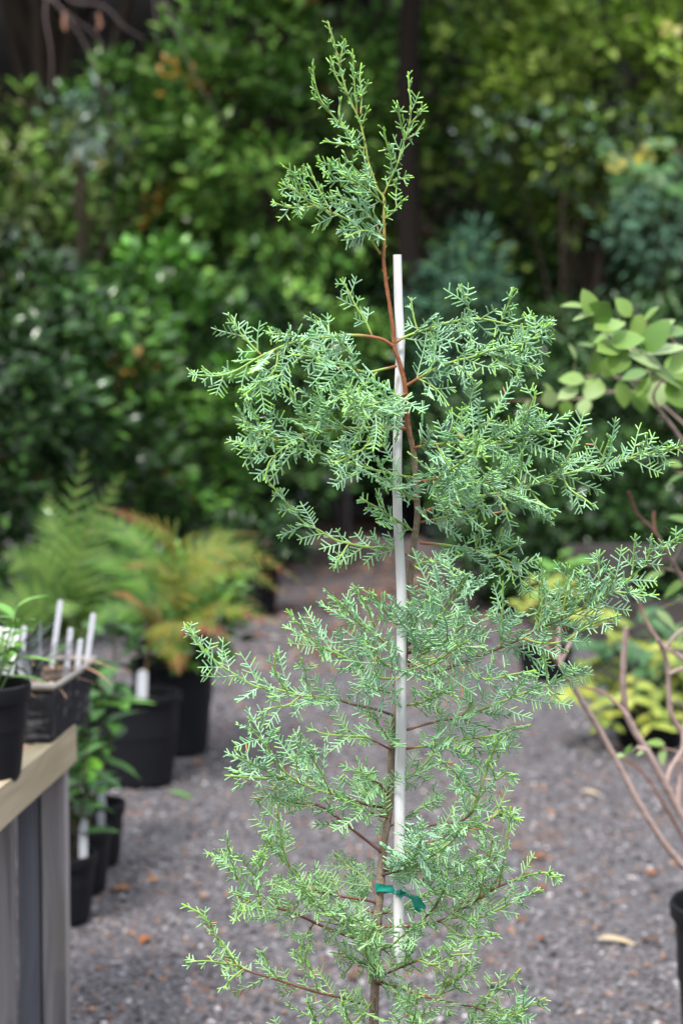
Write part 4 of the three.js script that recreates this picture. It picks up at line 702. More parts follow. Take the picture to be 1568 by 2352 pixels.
  branch([[925, 312], [921, 285], [915, 262], [913, 236]], 0.02, { ...top, L: 0.009 }); branch([[940, 285], [955, 270], [968, 255], [981, 276 - 30]], 0.01, { ...top, L: 0.009 }); branch([[913, 374], [896, 352], [886, 322], [881, 292]], 0.02, { ...top, L: 0.012 }); branch([[930, 320], [950, 310], [974, 280]], -0.01, { ...top, L: 0.012 });
  branch([[900, 415], [915, 411], [932, 410], [945, 408]], 0.02, { ...top, L: 0.01 });
  branch([[847, 374], [827, 346], [798, 306], [774, 278], [734, 225], [721, 180], [718, 149]], 0.02, { ...top, L: 0.014 }); branch([[760, 262], [738, 240], [716, 213]], 0.03, { ...top, L: 0.008 }); branch([[839, 342], [810, 334], [775, 330], [742, 324]], 0.03, { ...top, L: 0.016, wax: 0.55 }); branch([[790, 296], [778, 262], [784, 222]], 0, { ...top, L: 0.007 });
  branch([[798, 217], [774, 181], [767, 160], [758, 129]], 0.01, { ...top, L: 0.008 }); branch([[780, 150], [785, 120], [792, 89]], 0.005, { ...top, L: 0.008 }); branch([[820, 258], [814, 201], [812, 160], [809, 113]], 0.015, { ...top, L: 0.008 }); branch([[828, 262], [830, 215], [826, 180], [830, 145]], -0.01, { ...top, L: 0.008 }); branch([[826, 225], [836, 205], [842, 198]], 0, { ...top, L: 0.006 }); branch([[832, 285], [840, 262], [851, 252]], 0.01, { ...top, L: 0.006 });
  branch([[873, 584], [847, 544], [815, 515], [778, 495], [718, 471], [678, 439], [641, 419]], 0.05, { L: 0.045, r: 1.2, wood: 0, wax: 0.6, tip: 0.7, bare: 0.2 });
  branch([[720, 474], [690, 478], [660, 476], [627, 465]], 0.05, { ...top, L: 0.018, z0: 0.04, wax: 0.5 }); branch([[700, 452], [684, 420], [670, 395], [650, 382]], 0.04, { ...top, L: 0.014, z0: 0.03 }); branch([[760, 485], [735, 440], [718, 405], [710, 382]], 0.0, { ...top, L: 0.016, z0: 0.03 });
  branch([[855, 399], [830, 402], [808, 380], [788, 362]], 0.03, { ...top, L: 0.02, wax: 0.5 }); branch([[840, 410], [790, 395], [755, 380], [730, 368]], 0.04, { ...top, L: 0.02, wax: 0.5 }); branch([[881, 470], [850, 440], [820, 420], [785, 400]], 0.06, { L: 0.035, r: 1, wood: 0, wax: 0.65, tip: 0.6 }); branch([[881, 520], [850, 500], [815, 470], [770, 445]], 0.05, { L: 0.04, r: 1, wood: 0, wax: 0.75, tip: 0.45 }); branch([[882, 545], [860, 535], [830, 530], [795, 545]], 0.05, { L: 0.03, r: 1, wood: 0, wax: 0.8, tip: 0.3, up: 0 });
  branch([[881, 503], [900, 490], [915, 470], [929, 457]], 0.02, { ...top, L: 0.014 });
  // middle, left
  branch([[902, 795], [878, 780], [848, 773], [812, 770], [768, 772], [713, 778], [665, 789], [621, 808], [585, 826], [541, 852], [504, 863], [437, 861]], 0.05, { L: 0.062, bare: 0.3, wood: 0.2, r: 2, up: -0.1, wax: 0.7 });
  branch([[854, 771], [838, 735], [815, 700], [800, 668], [781, 641]], 0.0, { L: 0.022, r: 1.1, wood: 0, bare: 0.2, z0: 0.015, wax: 0.6 }); branch([[760, 773], [745, 750], [735, 735], [718, 722]], 0.02, { L: 0.026, r: 1, wood: 0, z0: 0.025 }); branch([[600, 815], [570, 785], [545, 755], [525, 723]], 0.0, { L: 0.03, r: 1, wood: 0, z0: 0.04 }); branch([[640, 800], [630, 850], [595, 880], [560, 908]], 0.05, { L: 0.034, r: 1, wood: 0, z0: 0.04, up: -0.2 }); branch([[700, 785], [670, 770], [640, 768], [612, 766]], 0.06, { L: 0.025, r: 1, wood: 0, z0: 0.03 });
  branch([[909, 841], [878, 848], [838, 855], [797, 841], [750, 830], [713, 819], [673, 815]], 0.08, { L: 0.045, wood: 0.08, r: 1.5, wax: 0.75, bare: 0.28, tip: 0.35 });
  branch([[820, 855], [805, 810], [785, 790], [770, 770]], 0.03, { L: 0.034, r: 1, wood: 0, z0: 0.05, wax: 0.85, tip: 0.2 }); branch([[870, 850], [835, 885], [800, 905], [760, 925]], 0.07, { L: 0.04, r: 1.1, wood: 0, z0: 0.03, wax: 0.8, tip: 0.3 });
  branch([[931, 905], [905, 915], [870, 925], [835, 930], [790, 905]], 0.16, { L: 0.048, r: 1.6, wood: 0.1, wax: 0.65, tip: 0.7, bare: 0.12 }); branch([[931, 945], [895, 955], [850, 945], [810, 960]], 0.14, { L: 0.045, r: 1.4, wood: 0.1, wax: 0.6, tip: 0.6 });
  branch([[933, 985], [896, 983], [852, 983], [783, 985], [731, 991], [676, 1005], [621, 1016], [577, 1027], [546, 1018]], 0.06, { L: 0.056, wood: 0.1, r: 1.9, bare: 0.16, wax: 0.66 });
  branch([[760, 988], [720, 970], [690, 940], [656, 884]], 0.04, { L: 0.034, r: 1.1, wood: 0, z0: 0.04 }); branch([[640, 1010], [605, 985], [585, 950], [563, 908]], 0.03, { L: 0.032, r: 1, wood: 0, z0: 0.05, tip: 0.6 }); branch([[700, 1000], [650, 1030], [620, 1060], [607, 1102]], 0.04, { L: 0.034, r: 1, wood: 0, z0: 0.05, up: -0.25 }); branch([[800, 988], [760, 955], [745, 935], [735, 920]], 0.03, { L: 0.03, r: 1, wood: 0, z0: 0.04 }); branch([[640, 1014], [600, 1000], [575, 985], [560, 970]], 0.06, { L: 0.026, r: 1, wood: 0, z0: 0.06, tip: 0.8 });
  branch([[860, 990], [835, 1030], [800, 1050], [770, 1065]], 0.08, { L: 0.03, r: 1, wood: 0, z0: 0.03, up: -0.1, wax: 0.8 });
  branch([[954, 1100], [900, 1088], [841, 1075], [786, 1057], [735, 1042], [684, 1031]], 0.05, { L: 0.044, wood: 0, r: 1.6, bare: 0.14, wax: 0.7 });
  branch([[941, 1277], [911, 1262], [882, 1259], [838, 1256], [800, 1248], [768, 1239], [733, 1218], [695, 1198], [668, 1168], [642, 1136], [614, 1104]], 0.02, { L: 0.036, wood: 0, r: 1.5, bare: 0.12, wax: 0.7, up: 0.35 });
  branch([[800, 1250], [790, 1265], [778, 1285], [766, 1305]], 0.02, { L: 0.014, r: 0.9, wood: 0, z0: 0.01, up: -0.2 }); branch([[950, 1221], [926, 1204], [897, 1186], [867, 1166], [829, 1147]], 0.05, { L: 0.032, wood: 0, r: 1.2 });
  branch([[955, 1150], [920, 1130], [890, 1100], [870, 1060]], 0.08, { L: 0.035, r: 1.1, wood: 0, wax: 0.8 });
  // middle, right
  branch([[908, 787], [929, 774], [974, 758], [1041, 738], [1109, 733], [1167, 745], [1220, 752], [1268, 740]], 0.0, { L: 0.05, wood: 0.05, r: 1.5, bare: 0.14, wax: 0.75 });
  branch([[1150, 740], [1160, 715], [1170, 690], [1179, 660]], 0.02, { L: 0.02, r: 0.9, wood: 0, z0: 0, tip: 0.8 }); branch([[1080, 733], [1075, 705], [1066, 680], [1059, 652]], 0.02, { L: 0.024, r: 0.9, wood: 0, z0: 0, tip: 0.7 }); branch([[960, 765], [950, 730], [945, 700], [944, 684]], 0.0, { L: 0.016, r: 0.9, wood: 0, z0: 0.01, wax: 0.8, tip: 0.2 }); branch([[985, 757], [1000, 800], [985, 830]], 0.03, { L: 0.026, r: 0.9, wood: 0, z0: 0.01, wax: 0.9, tip: 0.1, up: -0.2 }); branch([[1050, 738], [1075, 765], [1085, 790]], 0.03, { L: 0.028, r: 0.9, wood: 0, z0: 0, wax: 0.9, tip: 0.1, up: -0.2 });
  branch([[931, 887], [960, 869], [996, 848], [1041, 830], [1086, 819], [1131, 803], [1176, 792], [1221, 778], [1262, 742]], 0.04, { L: 0.05, wood: 0.12, r: 1.7, bare: 0.12, wax: 0.75 });
  branch([[1150, 800], [1180, 820], [1215, 835], [1242, 852]], 0.02, { L: 0.022, r: 0.9, wood: 0, z0: 0.03, up: -0.2, wax: 0.8 }); branch([[1120, 808], [1150, 835], [1180, 850], [1190, 870]], 0.03, { L: 0.026, r: 0.9, wood: 0, z0: 0.03, up: -0.2, wax: 0.85 }); branch([[960, 870], [990, 885], [1012, 905], [1030, 932]], 0.03, { L: 0.026, r: 0.9, wood: 0, z0: 0.02, up: -0.2, wax: 0.8 }); branch([[1040, 830], [1065, 850], [1085, 870]], 0.05, { L: 0.022, r: 0.9, wood: 0, z0: 0.03, up: -0.1, wax: 0.9 }); branch([[1200, 785], [1215, 745], [1225, 720]], 0.02, { L: 0.016, r: 0.9, wood: 0, z0: 0.03 });
  branch([[951, 1029], [974, 1024], [1041, 1017], [1113, 1013], [1176, 1013], [1221, 995], [1285, 989]], 0.08, { L: 0.062, wood: 0.08, r: 1.8, bare: 0.12, wax: 0.74 });
  branch([[1150, 1012], [1190, 975], [1215, 940], [1231, 898]], 0.03, { L: 0.03, r: 1, wood: 0, z0: 0.07, tip: 0.7 }); branch([[1080, 1015], [1100, 985], [1130, 960], [1150, 932]], 0.02, { L: 0.034, r: 1, wood: 0, z0: 0.06, wax: 0.8 }); branch([[1020, 1018], [1040, 985], [1055, 950]], 0.02, { L: 0.03, r: 1, wood: 0, z0: 0.04, wax: 0.8 }); branch([[1000, 1020], [1025, 1060], [1050, 1090], [1080, 1120]], 0.06, { L: 0.04, r: 1, wood: 0, z0: 0.05, up: -0.1, wax: 0.8, tip: 0.2 });
  branch([[967, 1105], [1000, 1100], [1040, 1075], [1085, 1045], [1100, 1010]], 0.17, { L: 0.05, wood: 0.25, r: 1.7, wax: 0.55, tip: 0.7 }); branch([[967, 1105], [1010, 1110], [1080, 1110], [1150, 1100], [1180, 1070]], 0.12, { L: 0.05, wood: 0.2, r: 1.5, wax: 0.7 });
  branch([[967, 1177], [996, 1168], [1041, 1157], [1109, 1139], [1176, 1125], [1244, 1107], [1312, 1085], [1379, 1071], [1447, 1053], [1492, 1040], [1530, 1036], [1566, 1024]], 0.06, { L: 0.05, wood: 0.12, r: 2.1, bare: 0.1, wax: 0.72, sp: 0.0095 });
  branch([[1270, 1097], [1295, 1065], [1320, 1020], [1343, 977]], 0.03, { L: 0.02, r: 1, wood: 0, z0: 0.05, sp: 0.011, tip: 0.3 }); branch([[1375, 1072], [1385, 1045], [1395, 1020], [1403, 1004]], 0.02, { L: 0.016, r: 0.9, wood: 0, z0: 0.05 }); branch([[1290, 1095], [1310, 1125], [1340, 1145], [1370, 1168]], 0.03, { L: 0.02, r: 1, wood: 0, z0: 0.05, up: -0.2, tip: 0.1 }); branch([[1210, 1115], [1235, 1150], [1255, 1165], [1275, 1185]], 0.03, { L: 0.02, r: 1, wood: 0, z0: 0.05, up: -0.25, tip: 0.1 }); branch([[1140, 1135], [1160, 1165], [1175, 1190]], 0.03, { L: 0.026, r: 0.9, wood: 0, z0: 0.04, up: -0.3, tip: 0.1 }); branch([[1460, 1050], [1480, 1020], [1486, 995]], 0.02, { L: 0.012, r: 0.9, wood: 0, z0: 0.06, tip: 0.9 }); branch([[1180, 1125], [1195, 1080], [1200, 1040]], 0.03, { L: 0.026, r: 0.9, wood: 0, z0: 0.05 });
  branch([[965, 1200], [1010, 1190], [1060, 1180], [1115, 1160]], 0.1, { L: 0.04, r: 1.3, wood: 0.2, wax: 0.8, tip: 0.2 });
  branch([[965, 1247], [1019, 1252], [1073, 1261], [1131, 1274], [1176, 1294], [1203, 1307], [1240, 1341], [1256, 1372]], 0.05, { L: 0.036, wood: 0.06, r: 1.7, bare: 0.12, wax: 0.72 });
  branch([[1120, 1272], [1140, 1250], [1148, 1230], [1154, 1212]], 0.02, { L: 0.02, r: 0.9, wood: 0, z0: 0.03 }); branch([[1140, 1278], [1165, 1262], [1185, 1252], [1200, 1248]], 0.02, { L: 0.018, r: 0.9, wood: 0, z0: 0.03 }); branch([[1090, 1266], [1100, 1230], [1105, 1210]], 0.02, { L: 0.026, r: 0.9, wood: 0, z0: 0.03 }); branch([[1165, 1292], [1175, 1320], [1178, 1340]], 0.02, { L: 0.01, r: 0.8, wood: 0, z0: 0.03, up: -0.2 });
  branch([[945, 1300], [985, 1290], [1030, 1300], [1070, 1320]], 0.09, { L: 0.034, r: 1.3, wood: 0, wax: 0.75 });
  // dense blue green mass right of the cane
  branch([[940, 1500], [970, 1470], [1000, 1430], [1030, 1390], [1055, 1350], [1075, 1320]], 0.13, { L: 0.055, r: 1.7, wood: 0.15, wax: 0.85, tip: 0.15 }); branch([[938, 1520], [975, 1500], [1010, 1480], [1060, 1440], [1085, 1400]], 0.09, { L: 0.055, r: 1.6, wood: 0.15, wax: 0.8, tip: 0.15 }); branch([[940, 1480], [950, 1440], [965, 1400], [985, 1360]], 0.07, { L: 0.045, r: 1.4, wood: 0.1, wax: 0.8, tip: 0.2 }); branch([[938, 1530], [980, 1530], [1030, 1500], [1075, 1470]], 0.14, { L: 0.05, r: 1.4, wood: 0.1, wax: 0.7, tip: 0.1, old: 0.25, dead: 0.03 });
  branch([[969, 1557], [1010, 1541], [1064, 1521], [1131, 1494], [1185, 1471], [1235, 1444], [1280, 1426], [1334, 1399], [1402, 1363], [1447, 1327], [1492, 1286], [1537, 1246], [1566, 1228]], 0.05, { L: 0.045, wood: 0.46, woodC: [0.22, 0.13, 0.1], r: 2.2, bare: 0.13, wax: 0.74, up: 0.15, sp: 0.0095, z0: 0.0 });
  for (const [pts, L] of [[[[1236, 1445], [1243, 1390], [1244, 1330], [1240, 1283]], 0.026], [[[1288, 1423], [1296, 1380], [1303, 1335], [1300, 1292]], 0.024], [[[1356, 1388], [1372, 1350], [1375, 1310], [1375, 1270]], 0.022], [[[1335, 1400], [1352, 1370], [1345, 1340], [1341, 1312]], 0.02], [[[1450, 1325], [1453, 1290], [1455, 1260], [1458, 1226]], 0.014], [[[1480, 1300], [1490, 1270], [1494, 1250], [1496, 1226]], 0.012], [[[1149, 1486], [1150, 1440], [1154, 1390], [1154, 1335]], 0.026], [[[1110, 1503], [1110, 1480], [1108, 1450], [1112, 1440]], 0.026], [[[1380, 1375], [1395, 1350], [1405, 1330], [1402, 1316]], 0.018]]) branch(pts, 0.02, { L, r: 1.05, wood: 0, z0: 0.04, bare: 0.12, sp: 0.007, wax: 0.75, tip: 0.25, up: 0.15 });
  branch([[1405, 1358], [1440, 1362], [1475, 1368], [1512, 1366]], 0.03, { L: 0.018, r: 0.9, wood: 0, z0: 0.05 }); branch([[1200, 1466], [1250, 1478], [1300, 1470], [1345, 1440], [1400, 1420], [1425, 1412]], 0.06, { L: 0.028, r: 1.1, wood: 0, z0: 0.04, wax: 0.7 });
  branch([[1070, 1522], [1090, 1550], [1120, 1560], [1170, 1550], [1230, 1540]], 0.07, { L: 0.026, r: 1.1, wood: 0, z0: 0.03, wax: 0.6, up: 0.1, tip: 0.2 });
  branch([[933, 1676], [996, 1658], [1059, 1645], [1131, 1620], [1199, 1593], [1267, 1566], [1312, 1548], [1345, 1531]], 0.05, { L: 0.05, wood: 0.33, woodC: [0.23, 0.15, 0.12], r: 1.9, bare: 0.2, wax: 0.68, tip: 0.25 });
  branch([[1255, 1570], [1256, 1545], [1250, 1520], [1246, 1500]], 0.02, { L: 0.016, r: 0.9, wood: 0, z0: 0.04 }); branch([[1060, 1645], [1085, 1610], [1068, 1585]], 0.02, { L: 0.02, r: 0.9, wood: 0, z0: 0.03, wax: 0.4, tip: 0.1 }); branch([[1250, 1575], [1265, 1590], [1290, 1612]], 0.02, { L: 0.014, r: 0.9, wood: 0, z0: 0.04, up: -0.2 });
  branch([[930, 1720], [996, 1710], [1060, 1698], [1130, 1690], [1217, 1664]], 0.06, { L: 0.045, wood: 0.05, r: 1.5, bare: 0.12, wax: 0.6, tip: 0.2, old: 0.15 });
  branch([[930, 1905], [1000, 1893], [1060, 1885], [1088, 1855], [1105, 1805], [1122, 1755], [1135, 1715], [1150, 1690]], 0.07, { L: 0.045, r: 1.7, wood: 0.35, woodC: barkD, bare: 0.2, wax: 0.6, tip: 0.15, old: 0.15, up: 0.05 });
  branch([[935, 1620], [975, 1610], [1010, 1590], [1050, 1600]], 0.1, { L: 0.035, r: 1.2, wood: 0, wax: 0.55, old: 0.3, tip: 0.1 }); branch([[1110, 1790], [1140, 1790], [1165, 1775], [1180, 1780]], 0.05, { L: 0.02, r: 0.9, wood: 0, z0: 0.06, wax: 0.5 }); branch([[1095, 1830], [1060, 1800], [1040, 1770], [1010, 1745]], 0.05, { L: 0.03, r: 1, wood: 0, z0: 0.05, wax: 0.6 });
  // lower left
  branch([[905, 1645], [892, 1639], [859, 1628], [812, 1618], [775, 1607], [742, 1602], [687, 1596], [640, 1584], [585, 1576], [548, 1554], [512, 1532], [475, 1499], [449, 1466], [427, 1434]], 0.03, { L: 0.04, wood: 0.28, woodC: barkD, r: 1.7, bare: 0.28, wax: 0.75, tip: 0.35 });
  branch([[720, 1600], [705, 1570], [700, 1540], [690, 1510]], 0.02, { L: 0.02, r: 0.9, wood: 0, z0: 0.02 }); branch([[660, 1588], [640, 1560], [630, 1530], [636, 1500]], 0.02, { L: 0.018, r: 0.9, wood: 0, z0: 0.02 }); branch([[690, 1598], [660, 1620], [625, 1625], [600, 1640]], 0.02, { L: 0.022, r: 0.9, wood: 0, z0: 0.02, up: -0.2 });
  branch([[930, 1560], [859, 1554], [823, 1525], [768, 1499], [731, 1481], [695, 1445], [658, 1399]], 0.06, { L: 0.046, wood: 0, r: 1.5, bare: 0.15, wax: 0.75, tip: 0.35 }); branch([[936, 1500], [895, 1485], [859, 1455], [823, 1430], [797, 1401], [770, 1380]], 0.09, { L: 0.045, wood: 0, r: 1.5, wax: 0.75, tip: 0.35 }); branch([[938, 1450], [905, 1430], [875, 1390], [855, 1360]], 0.05, { L: 0.03, wood: 0.1, r: 1.2, wax: 0.6 }); branch([[860, 1440], [845, 1400], [830, 1375], [815, 1351]], 0.03, { L: 0.016, wood: 0, r: 0.9, z0: 0.06 });
  branch([[925, 1540], [890, 1530], [860, 1500], [840, 1470]], 0.13, { L: 0.05, wood: 0.1, r: 1.4, wax: 0.8, tip: 0.2 }); branch([[920, 1590], [890, 1590], [855, 1580], [830, 1570]], 0.12, { L: 0.045, wood: 0.1, r: 1.3, wax: 0.8, tip: 0.15 });
  branch([[905, 1725], [892, 1719], [863, 1704], [837, 1692], [795, 1690], [746, 1686], [706, 1673]], 0.03, { L: 0.03, r: 1.3, ...low, wood: 0.35, old: 0.25, bare: 0.3 }); branch([[905, 1690], [880, 1680], [860, 1650], [845, 1640]], 0.08, { L: 0.034, r: 1.1, ...low, old: 0.2 });
  branch([[893, 1855], [850, 1850], [790, 1830], [730, 1815], [676, 1795], [621, 1790], [574, 1785], [517, 1781]], 0.07, { L: 0.055, wood: 0.3, woodC: barkD, r: 1.7, bare: 0.2, wax: 0.7, tip: 0.25, old: 0.1 }); branch([[690, 1798], [650, 1770], [618, 1723], [590, 1690], [574, 1666]], 0.04, { L: 0.04, wood: 0, r: 1.1, z0: 0.05, wax: 0.8, tip: 0.4 }); branch([[650, 1790], [600, 1765], [570, 1750], [543, 1734]], 0.05, { L: 0.03, wood: 0, r: 1, z0: 0.06, wax: 0.85, tip: 0.3 }); branch([[760, 1822], [740, 1780], [720, 1745], [705, 1720]], 0.04, { L: 0.04, wood: 0, r: 1, z0: 0.04, wax: 0.65, tip: 0.15 }); branch([[690, 1800], [680, 1750], [690, 1710], [692, 1685]], 0.03, { L: 0.03, wood: 0, r: 1, z0: 0.06, wax: 0.8 });
  branch([[885, 1965], [860, 1945], [814, 1909], [781, 1883], [731, 1850], [692, 1848], [665, 1840], [607, 1829], [590, 1836]], 0.04, { L: 0.036, r: 1.9, ...low, wood: 0.65, bare: 0.25, dead: 0.06 }); branch([[895, 1880], [860, 1870], [820, 1850], [780, 1835]], 0.05, { L: 0.045, r: 1.3, ...low, old: 0.3 }); branch([[893, 1830], [870, 1800], [850, 1790], [820, 1770]], 0.05, { L: 0.04, r: 1.2, ...low, old: 0.25 });
  branch([[868, 2075], [840, 2067], [797, 2061], [758, 2053], [725, 2044], [692, 2021], [652, 1978], [626, 1945], [606, 1916]], 0.06, { L: 0.04, r: 1.6, ...low, bare: 0.3 }); branch([[665, 1990], [650, 1950], [642, 1900], [635, 1855]], 0.03, { L: 0.028, wood: 0, r: 1, z0: 0.05, wax: 0.6, old: 0.2, tip: 0.15 });
  branch([[863, 2170], [800, 2150], [731, 2123], [698, 2107], [665, 2094], [639, 2086], [599, 2087], [567, 2061], [550, 2021], [517, 1985], [478, 1957]], 0.05, { L: 0.042, r: 1.9, ...low, wood: 0.55, bare: 0.32 }); branch([[575, 2070], [545, 2060], [560, 2090], [540, 2115]], 0.04, { L: 0.024, wood: 0, r: 0.9, z0: 0.05, old: 0.3 }); branch([[600, 2085], [590, 2030], [600, 1990], [610, 1965]], 0.05, { L: 0.032, wood: 0, r: 1, z0: 0.05, old: 0.3, wax: 0.5 }); branch([[545, 2020], [535, 1985], [525, 1950], [522, 1925]], 0.03, { L: 0.02, wood: 0, r: 0.9, z0: 0.05, old: 0.25 });
  branch([[866, 2165], [814, 2137], [764, 2107], [731, 2081], [705, 2051], [690, 2034]], 0.13, { L: 0.045, r: 1.4, ...low, wood: 0, old: 0.55 });
  branch([[860, 2311], [814, 2301], [781, 2291], [731, 2280], [682, 2265], [632, 2249], [567, 2229], [543, 2216], [524, 2186], [494, 2143], [468, 2104], [418, 2076]], 0.05, { L: 0.03, r: 1.7, ...low, wood: 0.6, bare: 0.2, dead: 0.03 }); branch([[548, 2218], [510, 2212], [470, 2207], [428, 2211]], 0.03, { L: 0.016, wood: 0, r: 0.9, z0: 0.04, old: 0.6, tip: 0, dead: 0.1 }); branch([[730, 2280], [720, 2240], [700, 2200], [710, 2170]], 0.03, { L: 0.024, wood: 0, r: 0.9, z0: 0.03, old: 0.3, wax: 0.3 }); branch([[640, 2250], [620, 2225], [610, 2200], [600, 2185]], 0.03, { L: 0.02, wood: 0, r: 0.9, z0: 0.04, old: 0.3 }); branch([[560, 2225], [540, 2240], [525, 2255], [515, 2270]], 0.03, { L: 0.02, wood: 0, r: 0.9, z0: 0.04, old: 0.3, up: -0.2 });
  branch([[760, 2400], [735, 2360], [718, 2330], [705, 2296]], 0.06, { L: 0.03, r: 1.2, ...low, z0: 0.02, wood: 0 }); branch([[866, 2420], [830, 2380], [800, 2340], [785, 2300]], 0.09, { L: 0.036, r: 1.4, ...low, wood: 0.1 }); branch([[862, 2230], [840, 2190], [848, 2150], [862, 2125]], 0.14, { L: 0.04, r: 1.3, ...low, old: 0.5, wood: 0 }); branch([[862, 2230], [835, 2215], [800, 2200], [770, 2190]], 0.06, { L: 0.03, r: 1.1, ...low, old: 0.35 });
  // lower right
  branch([[878, 1990], [925, 1960], [1000, 1930], [1042, 1913], [1085, 1898], [1125, 1876], [1158, 1868], [1200, 1885]], 0.04, { L: 0.034, r: 1.6, ...low, wood: 0.45, old: 0.6, bare: 0.2, dead: 0.08 });
  branch([[874, 2010], [915, 2000], [960, 1985], [1000, 1960], [1040, 1930], [1060, 1900]], 0.16, { L: 0.05, r: 1.6, wood: 0.2, woodC: barkD, wax: 0.85, tip: 0.1, old: 0.1 }); branch([[876, 1995], [930, 1985], [960, 1955], [965, 1920], [970, 1895]], 0.19, { L: 0.045, r: 1.4, wood: 0.2, woodC: barkD, wax: 0.95, tip: 0.05 }); branch([[876, 2000], [940, 2000], [1010, 2000], [1060, 1985], [1100, 1965]], 0.13, { L: 0.045, r: 1.4, wood: 0.2, woodC: barkD, wax: 0.6, tip: 0.1, old: 0.3 });
  branch([[868, 2130], [891, 2128], [960, 2125], [993, 2120], [1026, 2109], [1059, 2087], [1092, 2067], [1141, 2038], [1190, 2018], [1227, 2007], [1256, 2005], [1289, 2021]], 0.07, { L: 0.034, r: 2, ...low, wood: 0.68, bare: 0.14, dead: 0.05 }); branch([[1145, 2035], [1155, 1985], [1165, 1920], [1172, 1853]], 0.04, { L: 0.026, wood: 0, r: 1, z0: 0.06, wax: 0.5, old: 0.2, tip: 0.15 }); branch([[1100, 2062], [1110, 2010], [1125, 1960], [1130, 1920]], 0.05, { L: 0.03, wood: 0, r: 1, z0: 0.05, wax: 0.45, old: 0.3, tip: 0.1 }); branch([[1040, 2100], [1090, 2110], [1150, 2085], [1200, 2060], [1240, 2043]], 0.06, { L: 0.03, wood: 0, r: 1.1, z0: 0.05, wax: 0.5, old: 0.25, tip: 0.1 }); branch([[1010, 2115], [1060, 2150], [1100, 2150], [1145, 2147]], 0.06, { L: 0.032, wood: 0, r: 1.1, z0: 0.05, wax: 0.5, old: 0.35, tip: 0.1 }); branch([[960, 2125], [1000, 2080], [1020, 2040], [1025, 2010]], 0.08, { L: 0.035, wood: 0, r: 1.1, z0: 0.04, ...low, old: 0.3 });
  branch([[866, 2245], [890, 2235], [927, 2219], [960, 2206], [1009, 2183], [1040, 2170]], 0.08, { L: 0.034, r: 1.4, ...low, old: 0.5 }); branch([[863, 2260], [871, 2255], [910, 2265], [960, 2285], [1026, 2300], [1092, 2315], [1141, 2331]], 0.07, { L: 0.03, r: 2, ...low, wood: 0.85, bare: 0.3, dead: 0.06 }); branch([[1090, 2315], [1120, 2285], [1160, 2260], [1194, 2226]], 0.04, { L: 0.026, wood: 0, r: 1, z0: 0.06, wax: 0.45, old: 0.35, tip: 0.15 }); branch([[1130, 2330], [1175, 2330], [1215, 2310], [1252, 2292]], 0.04, { L: 0.032, wood: 0, r: 1, z0: 0.06, wax: 0.65, old: 0.15, tip: 0.1 }); branch([[1000, 2296], [1030, 2260], [1060, 2240], [1075, 2215]], 0.05, { L: 0.03, wood: 0, r: 1, z0: 0.05, wax: 0.4, old: 0.45, tip: 0.1 });
  branch([[866, 2450], [920, 2400], [950, 2340], [960, 2270]], 0.12, { L: 0.04, r: 1.3, ...low, old: 0.45 }); branch([[866, 2440], [960, 2420], [1060, 2370], [1140, 2350], [1200, 2330]], 0.08, { L: 0.04, r: 1.4, ...low, old: 0.4 }); branch([[955, 2205], [1000, 2215], [1040, 2195], [1080, 2190]], 0.05, { L: 0.026, wood: 0, r: 1, z0: 0.06, old: 0.5, tip: 0.05 });
  // inner and filling shoots of the lower half
  for (const [pts, dz, L] of [[[[866, 2160], [830, 2140], [800, 2110], [780, 2075]], 0.08, 0.036], [[[866, 2185], [900, 2170], [935, 2140], [975, 2120]], 0.1, 0.03], [[[872, 2100], [910, 2090], [960, 2060], [1010, 2050]], -0.07, 0.036], [[[868, 2100], [820, 2080], [790, 2040], [740, 2010]], -0.06, 0.036], [[[890, 1900], [930, 1880], [970, 1850], [1010, 1830]], -0.06, 0.036], [[[890, 1880], [860, 1850], [830, 1810], [800, 1790]], -0.05, 0.036], [[[896, 1800], [930, 1790], [970, 1760], [1000, 1720]], -0.05, 0.032], [[[866, 2260], [900, 2270], [930, 2310], [950, 2350]], 0.08, 0.03], [[[864, 2290], [840, 2320], [815, 2350], [800, 2380]], 0.08, 0.032], [[[866, 2060], [840, 2020], [800, 1990], [770, 1960]], -0.03, 0.034], [[[1030, 2105], [1070, 2060], [1090, 2020], [1100, 1990]], 0.05, 0.03], [[[1090, 2320], [1130, 2300], [1160, 2320], [1200, 2310]], 0.03, 0.03], [[[720, 2120], [700, 2150], [690, 2180], [695, 2215]], 0.04, 0.024]]) branch(pts, dz, { r: 1.2, ...low, L, wood: 0.15, old: rr(0.15, 0.5), wax: rr(0.4, 0.75) });
  // below the frame the sapling goes on
  for (let k = 0; k < 14; k++) { const y = 2480 + k * 50, sg = k % 2 ? 1 : -1; branch([[864, y], [864 + sg * 100, y - 20], [864 + sg * 210, y - 50], [864 + sg * (300 + 50 * Math.sin(k)), y - 110]], 0.12 * Math.sin(k * 1.9), { L: 0.05, r: 1.7, ...low, sp: 0.012 }); }
  // the largest sprays are parts of their own; the smallest twigs of a branch are joined
  const all = []; for (const { b, list } of branches) for (const mb of list) all.push([b, mb]);
  all.sort((p, q) => q[1].count - p[1].count);
  const rest = new Map(); let tris = 0;
  all.forEach(([b, mb], k) => { tris += mb.i.length / 3; if (k < 295) put('spray', mb.geo(), M.vtwig, b); else { if (!rest.has(b)) rest.set(b, []); rest.get(b).push(mb.geo()); } });
  for (const [b, list] of rest) { const o = put('twigs', mergeGeometries(list), M.vtwig, b); o.userData.kind = 'stuff'; }
  console.log('sprays', all.length, 'triangles', tris, 'branches', branches.length);
}
